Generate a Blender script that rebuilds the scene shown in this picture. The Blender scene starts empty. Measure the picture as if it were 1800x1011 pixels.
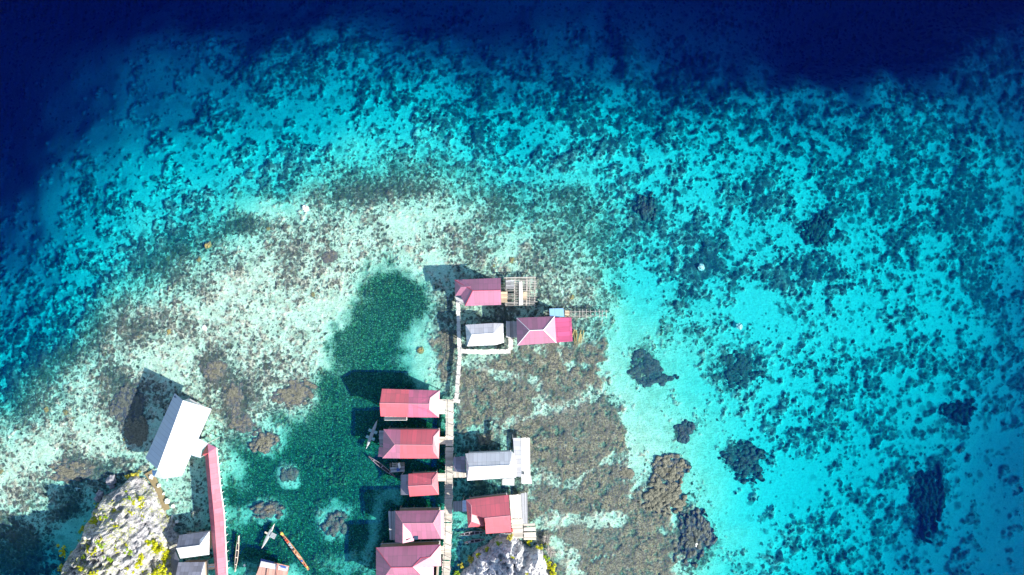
import bpy, bmesh, math, random
import numpy as np
from mathutils import Vector, Matrix
random.seed(7)
S = bpy.context.scene
C = S.collection
H = 120.0                                   # height of the drone above the water (metres)
R = math.radians

def P(px, py, h=0.0):                       # photo position at height h -> metres
    k = 0.1 * (1 - h / H)
    return Vector(((px - 900) * k, (505.5 - py) * k, h))

# ------------------------------------------------------------------ numpy fields
RNG = np.random.default_rng(11)
def gnoise(shape, sig):                     # unit-variance smooth random field, sig in grid cells
    n = RNG.standard_normal(shape)
    fy = np.fft.fftfreq(shape[0])[:, None]; fx = np.fft.rfftfreq(shape[1])[None, :]
    f = np.fft.rfft2(n) * np.exp(-2 * (math.pi * sig) ** 2 * (fx * fx + fy * fy))
    o = np.fft.irfft2(f, s=shape)
    return (o - o.mean()) / o.std()
def sstep(a, b, x):
    t = np.clip((x - a) / (b - a), 0, 1); return t * t * (3 - 2 * t)
def cubic_grid(G, u, v):                    # Catmull-Rom look-up, u = column, v = row
    G = np.pad(G, 2, mode='edge')
    u = np.clip(u, 0, G.shape[1] - 5.001) + 2; v = np.clip(v, 0, G.shape[0] - 5.001) + 2
    iu = u.astype(int); iv = v.astype(int); fu = u - iu; fv = v - iv
    def w(t): return (-.5*t+t*t-.5*t**3, 1-2.5*t*t+1.5*t**3, .5*t+2*t*t-1.5*t**3, -.5*t*t+.5*t**3)
    wu, wv = w(fu), w(fv); o = 0
    for j in range(4):
        for i in range(4):
            o = o + wv[j] * wu[i] * G[iv + j - 1, iu + i - 1]
    return o
def seg_dist(X, Y, a, b):
    dx, dy = b[0]-a[0], b[1]-a[1]; L = dx*dx+dy*dy + 1e-9
    t = np.clip(((X-a[0])*dx + (Y-a[1])*dy)/L, 0, 1)
    return np.hypot(X-a[0]-t*dx, Y-a[1]-t*dy)
def poly_sd(poly, X, Y):                    # signed distance, positive inside
    d = np.full(X.shape, 1e9); ins = np.zeros(X.shape, bool)
    for i in range(len(poly)):
        a, b = poly[i], poly[(i+1) % len(poly)]
        d = np.minimum(d, seg_dist(X, Y, a, b))
        c = (a[1] > Y) != (b[1] > Y)
        if a[1] != b[1]:
            ins ^= c & (X < (b[0]-a[0])*(Y-a[1])/(b[1]-a[1]) + a[0])
    return np.where(ins, d, -d)

# ------------------------------------------------------------------ materials
MATS = {}
def nm(name):
    m = bpy.data.materials.new(name); m.use_nodes = True
    nt = m.node_tree; b = nt.nodes['Principled BSDF']
    def N(t, **k):
        n = nt.nodes.new(t)
        for a, v in k.items(): setattr(n, a, v)
        return n
    MATS[name] = m
    return m, nt, b, N, nt.links.new
def mixc(N, L, fac, a, b, mode='MIX'):
    n = N('ShaderNodeMix', data_type='RGBA', blend_type=mode)
    for s, v in ((n.inputs[0], fac), (n.inputs[6], a), (n.inputs[7], b)):
        if hasattr(v, 'links'): L(v, s)
        elif isinstance(v, tuple): s.default_value = v if len(v) == 4 else (*v, 1)
        else: s.default_value = v
    return n.outputs[2]
def math_(N, L, op, a, b=None, c=None):
    n = N('ShaderNodeMath', operation=op)
    for s, v in zip(n.inputs, (a, b, c)):
        if v is None: continue
        if hasattr(v, 'links'): L(v, s)
        else: s.default_value = v
    return n.outputs[0]
def ramp(N, L, x, a, b, lo=0.0, hi=1.0):
    n = N('ShaderNodeMapRange'); n.interpolation_type = 'SMOOTHSTEP'
    L(x, n.inputs[0])
    for i, v in zip((1, 2, 3, 4), (a, b, lo, hi)): n.inputs[i].default_value = v
    return n.outputs[0]
def noise(N, L, scale, detail=4, rough=.6, coord=None):
    n = N('ShaderNodeTexNoise'); n.inputs['Scale'].default_value = scale
    n.inputs['Detail'].default_value = detail; n.inputs['Roughness'].default_value = rough
    if coord is not None: L(coord, n.inputs['Vector'])
    return n.outputs[0]

def m_plain(name, col, rough=.75, var=.25, scale=1.5, shade=.35, bump=.0, col2=None, spec=.3):
    m, nt, b, N, L = nm(name)
    tc = N('ShaderNodeTexCoord').outputs['Object']
    n1 = noise(N, L, scale, 6, .65, tc)
    at = N('ShaderNodeAttribute', attribute_name='shade').outputs['Fac']
    f = math_(N, L, 'MULTIPLY_ADD', n1, 2*var, 1-var)
    f = math_(N, L, 'MULTIPLY', f, math_(N, L, 'MULTIPLY_ADD', at, shade, 1.0))
    base = (*col, 1)
    if col2: base = mixc(N, L, ramp(N, L, noise(N, L, scale*2.3, 5, .7, tc), .45, .62), col, col2)
    v = N('ShaderNodeVectorMath', operation='SCALE')
    if hasattr(base, 'links'): L(base, v.inputs[0])
    else: v.inputs[0].default_value = col
    L(f, v.inputs['Scale']); L(v.outputs[0], b.inputs['Base Color'])
    b.inputs['Roughness'].default_value = rough; b.inputs['Specular IOR Level'].default_value = spec
    if bump:
        bp = N('ShaderNodeBump'); bp.inputs['Strength'].default_value = bump; bp.inputs['Distance'].default_value = .1
        L(noise(N, L, scale*4, 5, .7, tc), bp.inputs['Height']); L(bp.outputs[0], b.inputs['Normal'])
    return m
def m_roof(name, col, rough=.55, spec=.8, var=.18, dirt=(.2, .12, .08), dirt_amt=.16, wid=.8, lap=2.2, metal=0.0, gloss=.11):
    m, nt, b, N, L = nm(name)                # painted corrugated sheets, UV in metres
    uv = N('ShaderNodeUVMap').outputs[0]
    sp = N('ShaderNodeSeparateXYZ'); L(uv, sp.inputs[0])
    u, v = sp.outputs[0], sp.outputs[1]
    cu = math_(N, L, 'FLOOR', math_(N, L, 'DIVIDE', u, wid)); cv = math_(N, L, 'FLOOR', math_(N, L, 'DIVIDE', v, lap))
    cb = N('ShaderNodeCombineXYZ'); L(cu, cb.inputs[0]); L(cv, cb.inputs[1])
    wn = N('ShaderNodeTexWhiteNoise', noise_dimensions='2D'); L(cb.outputs[0], wn.inputs['Vector'])
    f = math_(N, L, 'MULTIPLY_ADD', wn.outputs[0], 2*var, 1-var)
    st = N('ShaderNodeMapping'); st.inputs['Scale'].default_value = (3.2, .35, 1); L(uv, st.inputs[0])
    f = math_(N, L, 'MULTIPLY', f, math_(N, L, 'MULTIPLY_ADD', noise(N, L, 1.0, 4, .6, st.outputs[0]), 2.4*var, 1-1.2*var))
    # overlap seams between sheets
    fr = math_(N, L, 'FRACT', math_(N, L, 'DIVIDE', u, wid))
    seam = ramp(N, L, fr, .0, .16, .68, 1.0)
    f = math_(N, L, 'MULTIPLY', f, seam)
    fr2 = math_(N, L, 'FRACT', math_(N, L, 'DIVIDE', v, lap))
    f = math_(N, L, 'MULTIPLY', f, ramp(N, L, fr2, .0, .08, .72, 1.0))
    vm = N('ShaderNodeVectorMath', operation='SCALE'); vm.inputs[0].default_value = col; L(f, vm.inputs['Scale'])
    tc = N('ShaderNodeTexCoord').outputs['Object']
    d = ramp(N, L, noise(N, L, .9, 7, .7, tc), .58, .74)
    c = mixc(N, L, math_(N, L, 'MULTIPLY', d, dirt_amt*4), vm.outputs[0], dirt)
    L(c, b.inputs['Base Color'])
    b.inputs['Roughness'].default_value = rough; b.inputs['Specular IOR Level'].default_value = spec
    b.inputs['Metallic'].default_value = metal
    wv = math_(N, L, 'SINE', math_(N, L, 'MULTIPLY', u, 2*math.pi/.16))
    bp = N('ShaderNodeBump'); bp.inputs['Strength'].default_value = .35; bp.inputs['Distance'].default_value = .02
    L(wv, bp.inputs['Height']); L(bp.outputs[0], b.inputs['Normal'])
    g = N('ShaderNodeBsdfGlossy'); g.inputs['Roughness'].default_value = .70; g.inputs['Color'].default_value = (1,.93,.88,1); L(bp.outputs[0], g.inputs['Normal'])
    mx = N('ShaderNodeMixShader'); mx.inputs[0].default_value = gloss      # chalky weathered sheet metal
    L(b.outputs[0], mx.inputs[1]); L(g.outputs[0], mx.inputs[2]); L(mx.outputs[0], nt.nodes['Material Output'].inputs[0])
    return m

# ------------------------------------------------------------------ objects
def link(name, me, mats=(), parent=None):
    o = bpy.data.objects.new(name, me); C.objects.link(o)
    if me is not None and not me.materials:
        for m in (mats if isinstance(mats, (list, tuple)) else [mats]): me.materials.append(m)
    if parent is not None: o.parent = parent
    return o
def tag(o, label=None, cat=None, group=None, kind=None):
    for k, v in (('label', label), ('category', cat), ('group', group), ('kind', kind)):
        if v: o[k] = v
    return o
def empty(name, loc, label, cat, group=None, rz=0):
    o = bpy.data.objects.new(name, None); C.objects.link(o)
    o.empty_display_size = .3; o.location = loc; o.rotation_euler = (0, 0, rz)
    return tag(o, label, cat, group)
class MB:                                   # collects faces in world space, writes one mesh
    def __init__(s): s.v = []; s.f = []; s.m = []; s.sh = []; s.uv = {}
    def face(s, idx, m=0, sh=0.0): s.f.append(tuple(idx)); s.m.append(m); s.sh.append(sh)
    def add(s, vs):
        k = len(s.v); s.v += [tuple(v) for v in vs]; return list(range(k, k+len(vs)))
    def hexa(s, b4, t4, m=0, sh=0.0):       # bottom and top quads, counter-clockwise from above
        i = s.add(list(b4) + list(t4))
        for q in ((3,2,1,0),(4,5,6,7),(0,1,5,4),(1,2,6,5),(2,3,7,6),(3,0,4,7)): s.face([i[k] for k in q], m, sh)
    def slab(s, quad, th, m=0, sh=0.0):     # quad = top corners
        q = [Vector(p) for p in quad]
        n = (q[1]-q[0]).cross(q[2]-q[0])
        if n.z < 0: q.reverse()
        s.hexa([p - Vector((0,0,th)) for p in q], q, m, sh)
    def box(s, c, sx, sy, sz, rz=0, m=0, sh=0.0):
        c = Vector(c); M = Matrix.Rotation(rz, 3, 'Z')
        b = [c + M @ Vector((x*sx/2, y*sy/2, 0)) for x, y in ((-1,-1),(1,-1),(1,1),(-1,1))]
        s.hexa(b, [p + Vector((0,0,sz)) for p in b], m, sh)
    def bar(s, a, b, r, n=6, r2=None, m=0, sh=0.0, flat=1.0):
        a, b = Vector(a), Vector(b); d = (b-a)
        if d.length < 1e-5: return
        d.normalize(); x = d.orthogonal().normalized() if abs(d.z) > .9 else Vector((0,0,1)).cross(d).normalized()
        y = d.cross(x); r2 = r if r2 is None else r2
        A = s.add([a + (x*math.cos(t) + y*math.sin(t)*flat)*r for t in [2*math.pi*k/n for k in range(n)]])
        B = s.add([b + (x*math.cos(t) + y*math.sin(t)*flat)*r2 for t in [2*math.pi*k/n for k in range(n)]])
        for k in range(n): s.face((A[k], A[(k+1)%n], B[(k+1)%n], B[k]), m, sh)
        s.face(A[::-1], m, sh); s.face(B, m, sh)
    def build(s, name, mats, parent=None, smooth=False, origin=None):
        o = Vector(origin) if origin is not None else None
        if o is None and parent is not None:
            o = Vector((0,0,0)); q = parent
            while q is not None: o += q.location; q = q.parent
        v = s.v
        if o is not None: v = [(p[0]-o.x, p[1]-o.y, p[2]-o.z) for p in v]
        me = bpy.data.meshes.new(name); me.from_pydata(v, [], s.f)
        me.polygons.foreach_set('material_index', s.m)
        if smooth: me.polygons.foreach_set('use_smooth', [True]*len(s.f))
        at = me.attributes.new('shade', 'FLOAT', 'FACE'); at.data.foreach_set('value', s.sh)
        if s.uv:
            ul = me.uv_layers.new(name='UVMap')
            for p in me.polygons:
                q = s.uv.get(p.index)
                if q:
                    for li, c in zip(p.loop_indices, q): ul.data[li].uv = c
        me.update()
        ob = link(name, me, mats, parent)
        if parent is None and origin is not None: ob.location = o
        return ob
def copy_tree(root, **kw):
    r = root.copy(); C.objects.link(r)
    for ch in list(root.children):
        c = ch.copy(); C.objects.link(c); c.parent = r
        for g in list(ch.children):
            d = g.copy(); C.objects.link(d); d.parent = c
    for k, v in kw.items():
        if v is not None: r[k] = v
    return r
WAVE_BUMP=.05; SUN=4.8; SKY=.12; EXPO=1.15
# ------------------------------------------------------------------ seabed fields
DEP = np.array([
[38,38,36,34,30,27,26,26,26,24,24,27,30,32,34,36,38,38,36],
[33,27,20,15,12,9.5,8.5,9,11,13,14,16,18,22,32,36,30,18,16],
[31,21,12,8,5.8,4.4,3.6,3.8,4,4.4,4.5,5,5.4,6,6.5,7,7,8,10],
[26,10,5.2,3.2,2.5,1.9,1.4,1.2,1.3,1.7,2,2.3,2.5,2.8,3,3.6,4,4.5,6.5],
[17,6,3,1.7,1.,.6,.5,.5,.6,.65,.9,1.6,2.1,2.4,2.6,3,3.4,4,6.5],
[10,3.8,1.8,.7,.35,.35,.4,.5,.5,.45,.6,1.5,2,2.1,2.2,2.8,3.3,4.5,8],
[5,1.7,.6,.35,.35,.35,.5,.65,.5,.4,.6,.95,1.4,1.9,2.3,2.8,3.4,4.8,7.5],
[1.8,.6,.5,.4,.4,.45,.7,.8,.6,.45,.45,.75,1.0,1.7,2.5,3.1,4,5.5,8],
[.35,.35,.4,.45,.65,.8,.9,1.0,1.0,.6,.4,.6,.85,1.7,2.8,3.6,5,7,9],
[.45,.8,1.0,.6,.8,.9,1.0,1.1,1.0,.6,.4,.5,.8,1.6,2.7,4,6,8,10],
[1.7,1.8,.7,.8,.9,.9,1.0,1.1,1.0,.5,.4,.45,.75,1.5,2.8,4.5,7,9,10]], float)
COV = np.array([
[.4]*19,
[.3,.3,.3,.4,.5,.6,.6,.6,.6,.6,.65,.7,.7,.6,.5,.5,.6,.8,.8],
[.25,.25,.25,.3,.42,.36,.36,.45,.5,.55,.55,.6,.6,.6,.6,.52,.54,.56,.5],
[.25,.25,.26,.26,.34,.36,.33,.3,.35,.4,.45,.42,.45,.46,.46,.5,.5,.5,.42],
[.3,.3,.35,.42,.45,.48,.42,.40,.42,.44,.46,.46,.4,.5,.5,.55,.48,.5,.5],
[.4,.4,.5,.5,.28,.28,.32,.3,.36,.40,.46,.34,.38,.33,.4,.33,.4,.5,.5],
[.6,.6,.55,.28,.3,.3,.22,.1,.55,.55,.6,.25,.28,.3,.28,.35,.4,.45,.4],
[.5,.4,.4,.32,.45,.45,.2,.1,.6,.6,.6,.3,.06,.28,.38,.38,.4,.4,.35],
[.35,.3,.4,.2,.35,.3,.1,.1,.6,.6,.6,.4,.03,.2,.36,.38,.38,.3,.2],
[.35,.3,.3,.35,.4,.2,.1,.2,.5,.5,.5,.5,.1,.07,.33,.42,.38,.25,.12],
[.4,.4,.4,.4,.4,.3,.2,.3,.4,.4,.5,.5,.3,.2,.45,.45,.3,.2,.1]], float)
BLOBS = [  # px, py, rx, ry, change of coral cover
 (340,425,60,32,.22),(255,500,35,50,.12),(450,395,90,14,.2),(620,350,100,20,.3),(740,345,60,22,.25),(690,330,60,25,.12),
 (880,345,110,25,.2),(970,500,40,20,-.15),(1500,345,90,40,.10),(1435,400,26,30,.4),(1550,300,80,60,.05),
 (1300,650,42,34,.4),(1140,652,45,36,.55),(1625,870,32,62,.9),(1680,720,30,25,.4),(1400,480,60,25,.3),(1230,400,40,30,.3),
 (1295,490,22,40,.35),(1700,380,40,40,.35),(1215,948,36,56,1.0),(1308,812,37,32,1.0),(1203,758,14,17,1.0),(1230,470,26,26,.6),
 (1135,362,26,30,.5),(1210,520,25,20,.4),(1440,470,45,30,.25),(1590,390,60,30,.2),(1330,330,40,30,.2),(1620,250,60,40,.05),
 (1180,700,95,60,-.6),(1260,890,65,90,-.35),(1165,918,22,16,-.8),(1120,800,14,40,-.3),(1085,640,28,60,-.35),(1110,560,40,40,-.25),(1400,840,70,50,-.25),(1330,530,40,25,-.25),
 (1120,760,60,60,-.3),(1340,700,40,30,-.15),(640,280,60,20,-.12),(870,270,70,30,-.1),(455,360,90,18,-.25),(730,395,60,20,-.25),
 (860,420,40,30,.1),(790,430,40,30,.2),(525,690,40,28,.5),(415,700,26,50,.55),(375,655,22,22,.55),(135,830,44,24,.8),
 (225,712,36,38,.9),(420,400,30,20,.15),(240,600,40,60,.1),(30,965,60,60,.6),(150,945,45,45,-.6),(120,902,40,13,.6),(195,880,40,18,.5),(200,830,40,20,.3),
 (30,690,60,60,.15),(1050,720,50,25,.35),(1120,720,25,25,.4),(1095,815,25,40,.25),(1150,900,30,40,.4),(770,540,26,32,.3),(775,640,24,34,.3)]
GRASS = [(655,478),(690,458),(722,480),(746,500),(745,545),(735,578),(708,600),(716,628),(735,660),(775,690),(784,760),(786,1080),
 (560,1080),(545,1011),(512,985),(430,1000),(405,1080),(398,900),(402,860),(425,800),(470,757),(525,732),(556,690),(572,640),(592,590),(612,540),(630,505)]
GRASS_HOLE = [(590,920,32,36,.9),(508,835,22,24,.95),(472,897,31,22,.75),(467,775,34,28,1),(610,992,60,22,.5),(445,905,45,14,.6),(690,870,30,14,.5),(655,920,14,60,.45),(650,985,16,50,.5)]
BROWN = [[(808,655),(845,618),(905,622),(960,606),(1055,600),(1070,680),(1040,703),(960,730),(930,752),(870,765),(800,755)],
 [(932,765),(960,740),(1030,716),(1080,730),(1092,780),(1108,840),(1128,875),(1160,930),(1185,1080),(985,1080),(960,1000),(935,940),(928,850)],
 [(748,600),(800,585),(803,700),(770,690),(745,650)],[(1125,870),(1175,905),(1205,1080),(1140,1080)]]
CHANNEL = [([(800,770),(870,748),(930,733),(965,722),(1040,704)],13),([(930,928),(1000,914),(1090,906)],13),
 ([(905,600),(922,640),(950,690),(955,722)],9),([(985,600),(990,640),(1060,640)],7),([(1005,850),(1050,820),(1080,800)],5),
 ([(815,640),(880,655),(950,672)],8),([(975,960),(1010,1011),(1020,1060)],16),([(930,850),(955,832),(975,840)],7)]
D0 = .2
cx_ = np.arange(-122, 122.01, D0); cy_ = np.arange(-76, 70.01, D0)
def widen(c, far):
    g = [.5]
    while sum(g) < far: g.append(g[-1]*1.6)
    off = np.cumsum(g)
    return np.concatenate([c[0]-off[::-1], c, c[-1]+off])
xs = widen(cx_, 700); ys = widen(cy_, 700)
X, Y = np.meshgrid(xs, ys); SH = X.shape
wx = gnoise(SH, 22)*11 + gnoise(SH, 8)*5; wy = gnoise(SH, 22)*11 + gnoise(SH, 8)*6
d = np.full(SH, 3.0)
DEP = (DEP*np.where((DEP > 1.1) & (DEP < 12), 1.12, np.where(DEP < .62, .68, 1.0)))*.45 + .01     # metres
LD = np.log(DEP)
for _ in range(7):
    k = 10/(1+d/H); px = 900 + X*k; py = 505.5 - Y*k
    d = np.exp(cubic_grid(LD, (px+wx)/100, (py+wy)/100))
k = 10/(1+d/H); px = 900 + X*k; py = 505.5 - Y*k
d = np.clip(d, .11, 17)
qx, qy = px + wx*.5, py + wy*.5
cov = cubic_grid(COV, qx/100, qy/100) - .09*sstep(.5, 1.5, d)
for bx, by, rx, ry, s in BLOBS:
    r2 = ((qx-bx)/rx)**2 + ((qy-by)/ry)**2
    cov = cov + s*np.exp(-np.maximum(r2-.35, 0)*1.6)
# seagrass and brown reef masks
n3 = gnoise(SH, 7); n1 = gnoise(SH, 2.2); n0 = gnoise(SH, 1.0); n05 = gnoise(SH, .55); n12 = gnoise(SH, 12)
sd = poly_sd(GRASS, px, py) + n3*7 + n1*5 + n12*6 + 6
grass = sstep(-34, 34, sd)*(.84 + .16*sstep(-1.2, .6, n3*.6 + n12*.6))
for bx, by, rx, ry, s in GRASS_HOLE:
    r2 = ((px-bx+n3*5)/rx)**2 + ((py-by+n1*4)/ry)**2
    grass *= 1 - s*np.exp(-r2**2*.9)
brown = np.zeros(SH)
for p in BROWN: brown = np.maximum(brown, sstep(-12, 12, poly_sd(p, px, py) + n12*7 + n3*9 + n1*6))
for pl, w in CHANNEL:
    dd = np.full(SH, 1e9)
    for a, b in zip(pl, pl[1:]): dd = np.minimum(dd, seg_dist(px, py, a, b))
    brown *= 1 - .72*(1-sstep(w*.45, w*1.2, dd + n3*4 + n1*3)); cov = cov - .38*(1 - sstep(w*.3, w*1.1, dd))*(.5+.5*sstep(-.8, .5, n3))
south = sstep(915, 990, py)*sstep(1080, 1010, px)
brown *= 1 - .35*south*sstep(-.3, .9, n12)
gz0 = d.copy(); d = (d + .30*grass)*(1 - .55*brown)
cov = np.clip(np.maximum(cov, brown*.93), .015, .985)
cov = cov*(1-grass*.85) + .02*grass
flat = sstep(1.2, .4, d)                     # 1 on the shallow reef flat: fine spots; 0 in deeper water: bigger clumps
wS, wM, wL = .45*flat + .3*(1-flat), .40*flat + .7*(1-flat), .45*flat + .55*(1-flat)
Nn = (wS*n0 + wM*n1 + wL*n3 + (.2+.2*flat)*n05 + .2*n12)/np.sqrt(wS**2 + wM**2 + wL**2 + .04 + (.2+.2*flat)**2)
th = -np.log(cov/(1-cov))/1.702
cf = np.clip(Nn - th, -3, 3)
cf = cf - 1.2*sstep(3.5, 9, d)
coral = sstep(-.3, .3, cf + .25*n05)
hgt = coral*(1 - .55*flat)*(.10 + .08*n1 + .10*n05*flat + (.13+.07*n3)*(1-flat)) + brown*(.05*n05 + .04*n0 + .03*n1) + .012*n0
gz = -d + np.clip(hgt, -.25, 1.3)
gz = np.minimum(gz, -.03)
SB = gz
def seabed_z(x, y):
    i = min(max(np.searchsorted(ys, y)-1, 0), SH[0]-2); j = min(max(np.searchsorted(xs, x)-1, 0), SH[1]-2)
    return float(gz[i, j])
def sea_depth_at(px_, py_):                  # depth where a photo position meets the bottom
    dd = 1.
    for _ in range(6):
        p = P(px_, py_, -dd); i = np.searchsorted(ys, p.y)-1; j = np.searchsorted(xs, p.x)-1
        dd = float(d[min(max(i,0),SH[0]-1), min(max(j,0),SH[1]-1)])
    return dd

me = bpy.data.meshes.new('seabed')
ny, nx = SH; nv = nx*ny
me.vertices.add(nv)
me.vertices.foreach_set('co', np.stack([X, Y, gz], -1).astype(np.float32).ravel())
ii = np.arange(nv).reshape(SH)
q = np.stack([ii[:-1,:-1], ii[:-1,1:], ii[1:,1:], ii[1:,:-1]], -1).reshape(-1)
nf = len(q)//4
me.loops.add(nf*4); me.loops.foreach_set('vertex_index', q.astype(np.int32))
me.polygons.add(nf); me.polygons.foreach_set('loop_start', np.arange(0, nf*4, 4, dtype=np.int32))
me.polygons.foreach_set('use_smooth', np.ones(nf, bool))
me.update(calc_edges=True)
for nme, arr in (('coral', cf), ('grass', grass), ('brown', brown), ('flat', flat), ('deep', sstep(.6, 7, d)), ('cover', np.clip(cov + .10*n3*flat + .05*n12, 0, 1))):
    me.attributes.new(nme, 'FLOAT', 'POINT').data.foreach_set('value', arr.astype(np.float32).ravel())

m, nt, b, N, L = nm('seabed_material')
geo = N('ShaderNodeNewGeometry').outputs['Position']
A = lambda s: N('ShaderNodeAttribute', attribute_name=s).outputs['Fac']
fine = noise(N, L, 3.2, 6, .72, geo); mid = noise(N, L, .55, 5, .6, geo); big = noise(N, L, .12, 4, .55, geo)
vor = N('ShaderNodeTexVoronoi'); vor.inputs['Scale'].default_value = 1.5; L(geo, vor.inputs['Vector'])
wob0 = N('ShaderNodeTexNoise'); wob0.inputs['Scale'].default_value = .9; wob0.inputs['Detail'].default_value = 3; L(geo, wob0.inputs['Vector'])
wv0 = N('ShaderNodeVectorMath', operation='MULTIPLY_ADD'); L(wob0.outputs['Color'], wv0.inputs[0]); wv0.inputs[1].default_value = (1.6,1.6,0); L(geo, wv0.inputs[2])
sand = mixc(N, L, ramp(N, L, fine, .3, .7), (.685,.655,.455), (.95,.905,.67))
sand = mixc(N, L, ramp(N, L, mid, .42, .68, 0, .5), sand, (.42,.44,.28))
grain = ramp(N, L, noise(N, L, 5.5, 3, .7, geo), .50, .66, 0, .6)
sand = mixc(N, L, grain, sand, (.20,.23,.15))
cor = mixc(N, L, ramp(N, L, fine, .35, .68), (.012,.026,.015), (.066,.086,.040))
cor = mixc(N, L, ramp(N, L, big, .35, .65), cor, mixc(N, L, ramp(N, L, fine, .35, .7), (.02,.03,.019), (.088,.092,.040)))
rust = math_(N, L, 'MULTIPLY', ramp(N, L, noise(N, L, .42, 2, .5, geo), .70, .76), .6)
cor = mixc(N, L, rust, cor, (.32,.20,.07))
br = mixc(N, L, ramp(N, L, noise(N, L, 3.6, 5, .75, geo), .36, .64), (.040,.040,.020), (.40,.345,.195))
ve = N('ShaderNodeTexVoronoi', feature='DISTANCE_TO_EDGE'); ve.inputs['Scale'].default_value = .42; L(wv0.outputs[0], ve.inputs['Vector'])
br = mixc(N, L, ramp(N, L, ve.outputs['Distance'], .0, .13, .55, 0), br, (.03,.035,.022))
br = mixc(N, L, ramp(N, L, noise(N, L, .35, 4, .6, geo), .48, .66, 0, .55), br, (.10,.095,.055))
br = mixc(N, L, ramp(N, L, noise(N, L, .8, 5, .7, geo), .58, .70, 0, .7), br, (.55,.54,.42))
br = mixc(N, L, ramp(N, L, big, .4, .65, 0, .5), br, mixc(N, L, ramp(N, L, fine, .4, .6), (.04,.045,.028), (.27,.265,.175)))
cor = mixc(N, L, A('flat'), mixc(N, L, ramp(N, L, fine, .35, .7), (.006,.013,.034), (.032,.056,.068)), cor)
cor = mixc(N, L, A('brown'), cor, br)
f2 = noise(N, L, 1.7, 5, .7, geo)
sand = mixc(N, L, A('flat'), mixc(N, L, ramp(N, L, fine, .3, .7), (.63,.66,.52), (.88,.92,.745)), sand)
fl, dp = A('flat'), A('deep')
# reef growth: clustered round colonies of several sizes over a soft rubble tint
wob = N('ShaderNodeTexNoise'); wob.inputs['Scale'].default_value = 1.6; wob.inputs['Detail'].default_value = 3; L(geo, wob.inputs['Vector'])
wv_ = N('ShaderNodeVectorMath', operation='MULTIPLY_ADD'); L(wob.outputs['Color'], wv_.inputs[0]); wv_.inputs[1].default_value = (.9,.9,0); L(geo, wv_.inputs[2])
cl = ramp(N, L, math_(N, L, 'ADD', A('coral'), math_(N, L, 'MULTIPLY_ADD', f2, 1.2, -.6)), -1.15, 1.0)
cl = math_(N, L, 'MULTIPLY_ADD', math_(N, L, 'MULTIPLY_ADD', fl, .25, .5), math_(N, L, 'SUBTRACT', A('cover'), cl), cl)
soft = math_(N, L, 'MULTIPLY_ADD', dp, .30, .11)
def colonies(scale, gain, base, w):
    v = N('ShaderNodeTexVoronoi', voronoi_dimensions='2D'); v.inputs['Scale'].default_value = scale; L(wv_.outputs[0], v.inputs['Vector'])
    rs = N('ShaderNodeSeparateColor'); L(v.outputs['Color'], rs.inputs[0])
    occ = ramp(N, L, math_(N, L, 'SUBTRACT', math_(N, L, 'MULTIPLY', cl, 1.25), rs.outputs[2]), -.06, .06)
    r_ = math_(N, L, 'ADD', math_(N, L, 'MULTIPLY_ADD', cl, gain, base), math_(N, L, 'MULTIPLY_ADD', rs.outputs[0], .42, -.1))
    r_ = math_(N, L, 'ADD', r_, math_(N, L, 'MULTIPLY_ADD', fine, .6, -.3))
    x = math_(N, L, 'DIVIDE', math_(N, L, 'SUBTRACT', r_, v.outputs['Distance']), soft)
    k = ramp(N, L, x, -1, 1)
    k = math_(N, L, 'MULTIPLY', math_(N, L, 'MULTIPLY', k, occ), math_(N, L, 'MULTIPLY_ADD', rs.outputs[1], .4, .6))
    return math_(N, L, 'MULTIPLY', math_(N, L, 'MULTIPLY', k, w), math_(N, L, 'MULTIPLY_ADD', dp, -.20, 1.0))
c1 = colonies(1.7, .42, .16, 1.0)
c2 = colonies(.70, .40, .14, math_(N, L, 'MULTIPLY_ADD', fl, -.45, .85))
c3 = colonies(3.2, .36, .18, math_(N, L, 'MULTIPLY_ADD', fl, .4, .4))
one = lambda x: math_(N, L, 'SUBTRACT', 1.0, x)
op = math_(N, L, 'MULTIPLY', math_(N, L, 'MULTIPLY', one(c1), one(c2)), one(c3))
wash = math_(N, L, 'MULTIPLY', ramp(N, L, math_(N, L, 'ADD', A('coral'), math_(N, L, 'MULTIPLY_ADD', mid, 1.2, -.6)), -1.3, .9, 0, .30), math_(N, L, 'MULTIPLY_ADD', fl, .5, .5))
op = math_(N, L, 'MULTIPLY', op, one(wash))
cm = math_(N, L, 'MULTIPLY', one(op), .96)
cm = math_(N, L, 'MAXIMUM', cm, math_(N, L, 'MULTIPLY', A('brown'), ramp(N, L, A('coral'), -1.1, -.3, 0, .96)))
rip = N('ShaderNodeMapping'); rip.inputs['Rotation'].default_value = (0,0,R(20)); rip.inputs['Scale'].default_value = (.9,3.2,1); L(geo, rip.inputs[0])
ripn = noise(N, L, 1.3, 3, .6, rip.outputs[0])
col = mixc(N, L, cm, sand, cor)
gr = mixc(N, L, ramp(N, L, noise(N, L, 2.2, 5, .7, geo), .38, .66), (.014,.044,.013), mixc(N, L, ramp(N, L, mid, .42, .64), (.05,.145,.042), (.13,.26,.09)))
gr = mixc(N, L, ramp(N, L, noise(N, L, 4.5, 2, .6, geo), .57, .66), gr, (.32,.46,.25))
gm = math_(N, L, 'MULTIPLY', ramp(N, L, math_(N, L, 'ADD', A('grass'), math_(N, L, 'MULTIPLY_ADD', fine, 1.6, -.8)), .08, .86), .97)
col = mixc(N, L, gm, col, gr)
L(col, b.inputs['Base Color']); b.inputs['Roughness'].default_value = .95; b.inputs['Specular IOR Level'].default_value = 0
bp = N('ShaderNodeBump'); bp.inputs['Strength'].default_value = .8; bp.inputs['Distance'].default_value = .12
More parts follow.
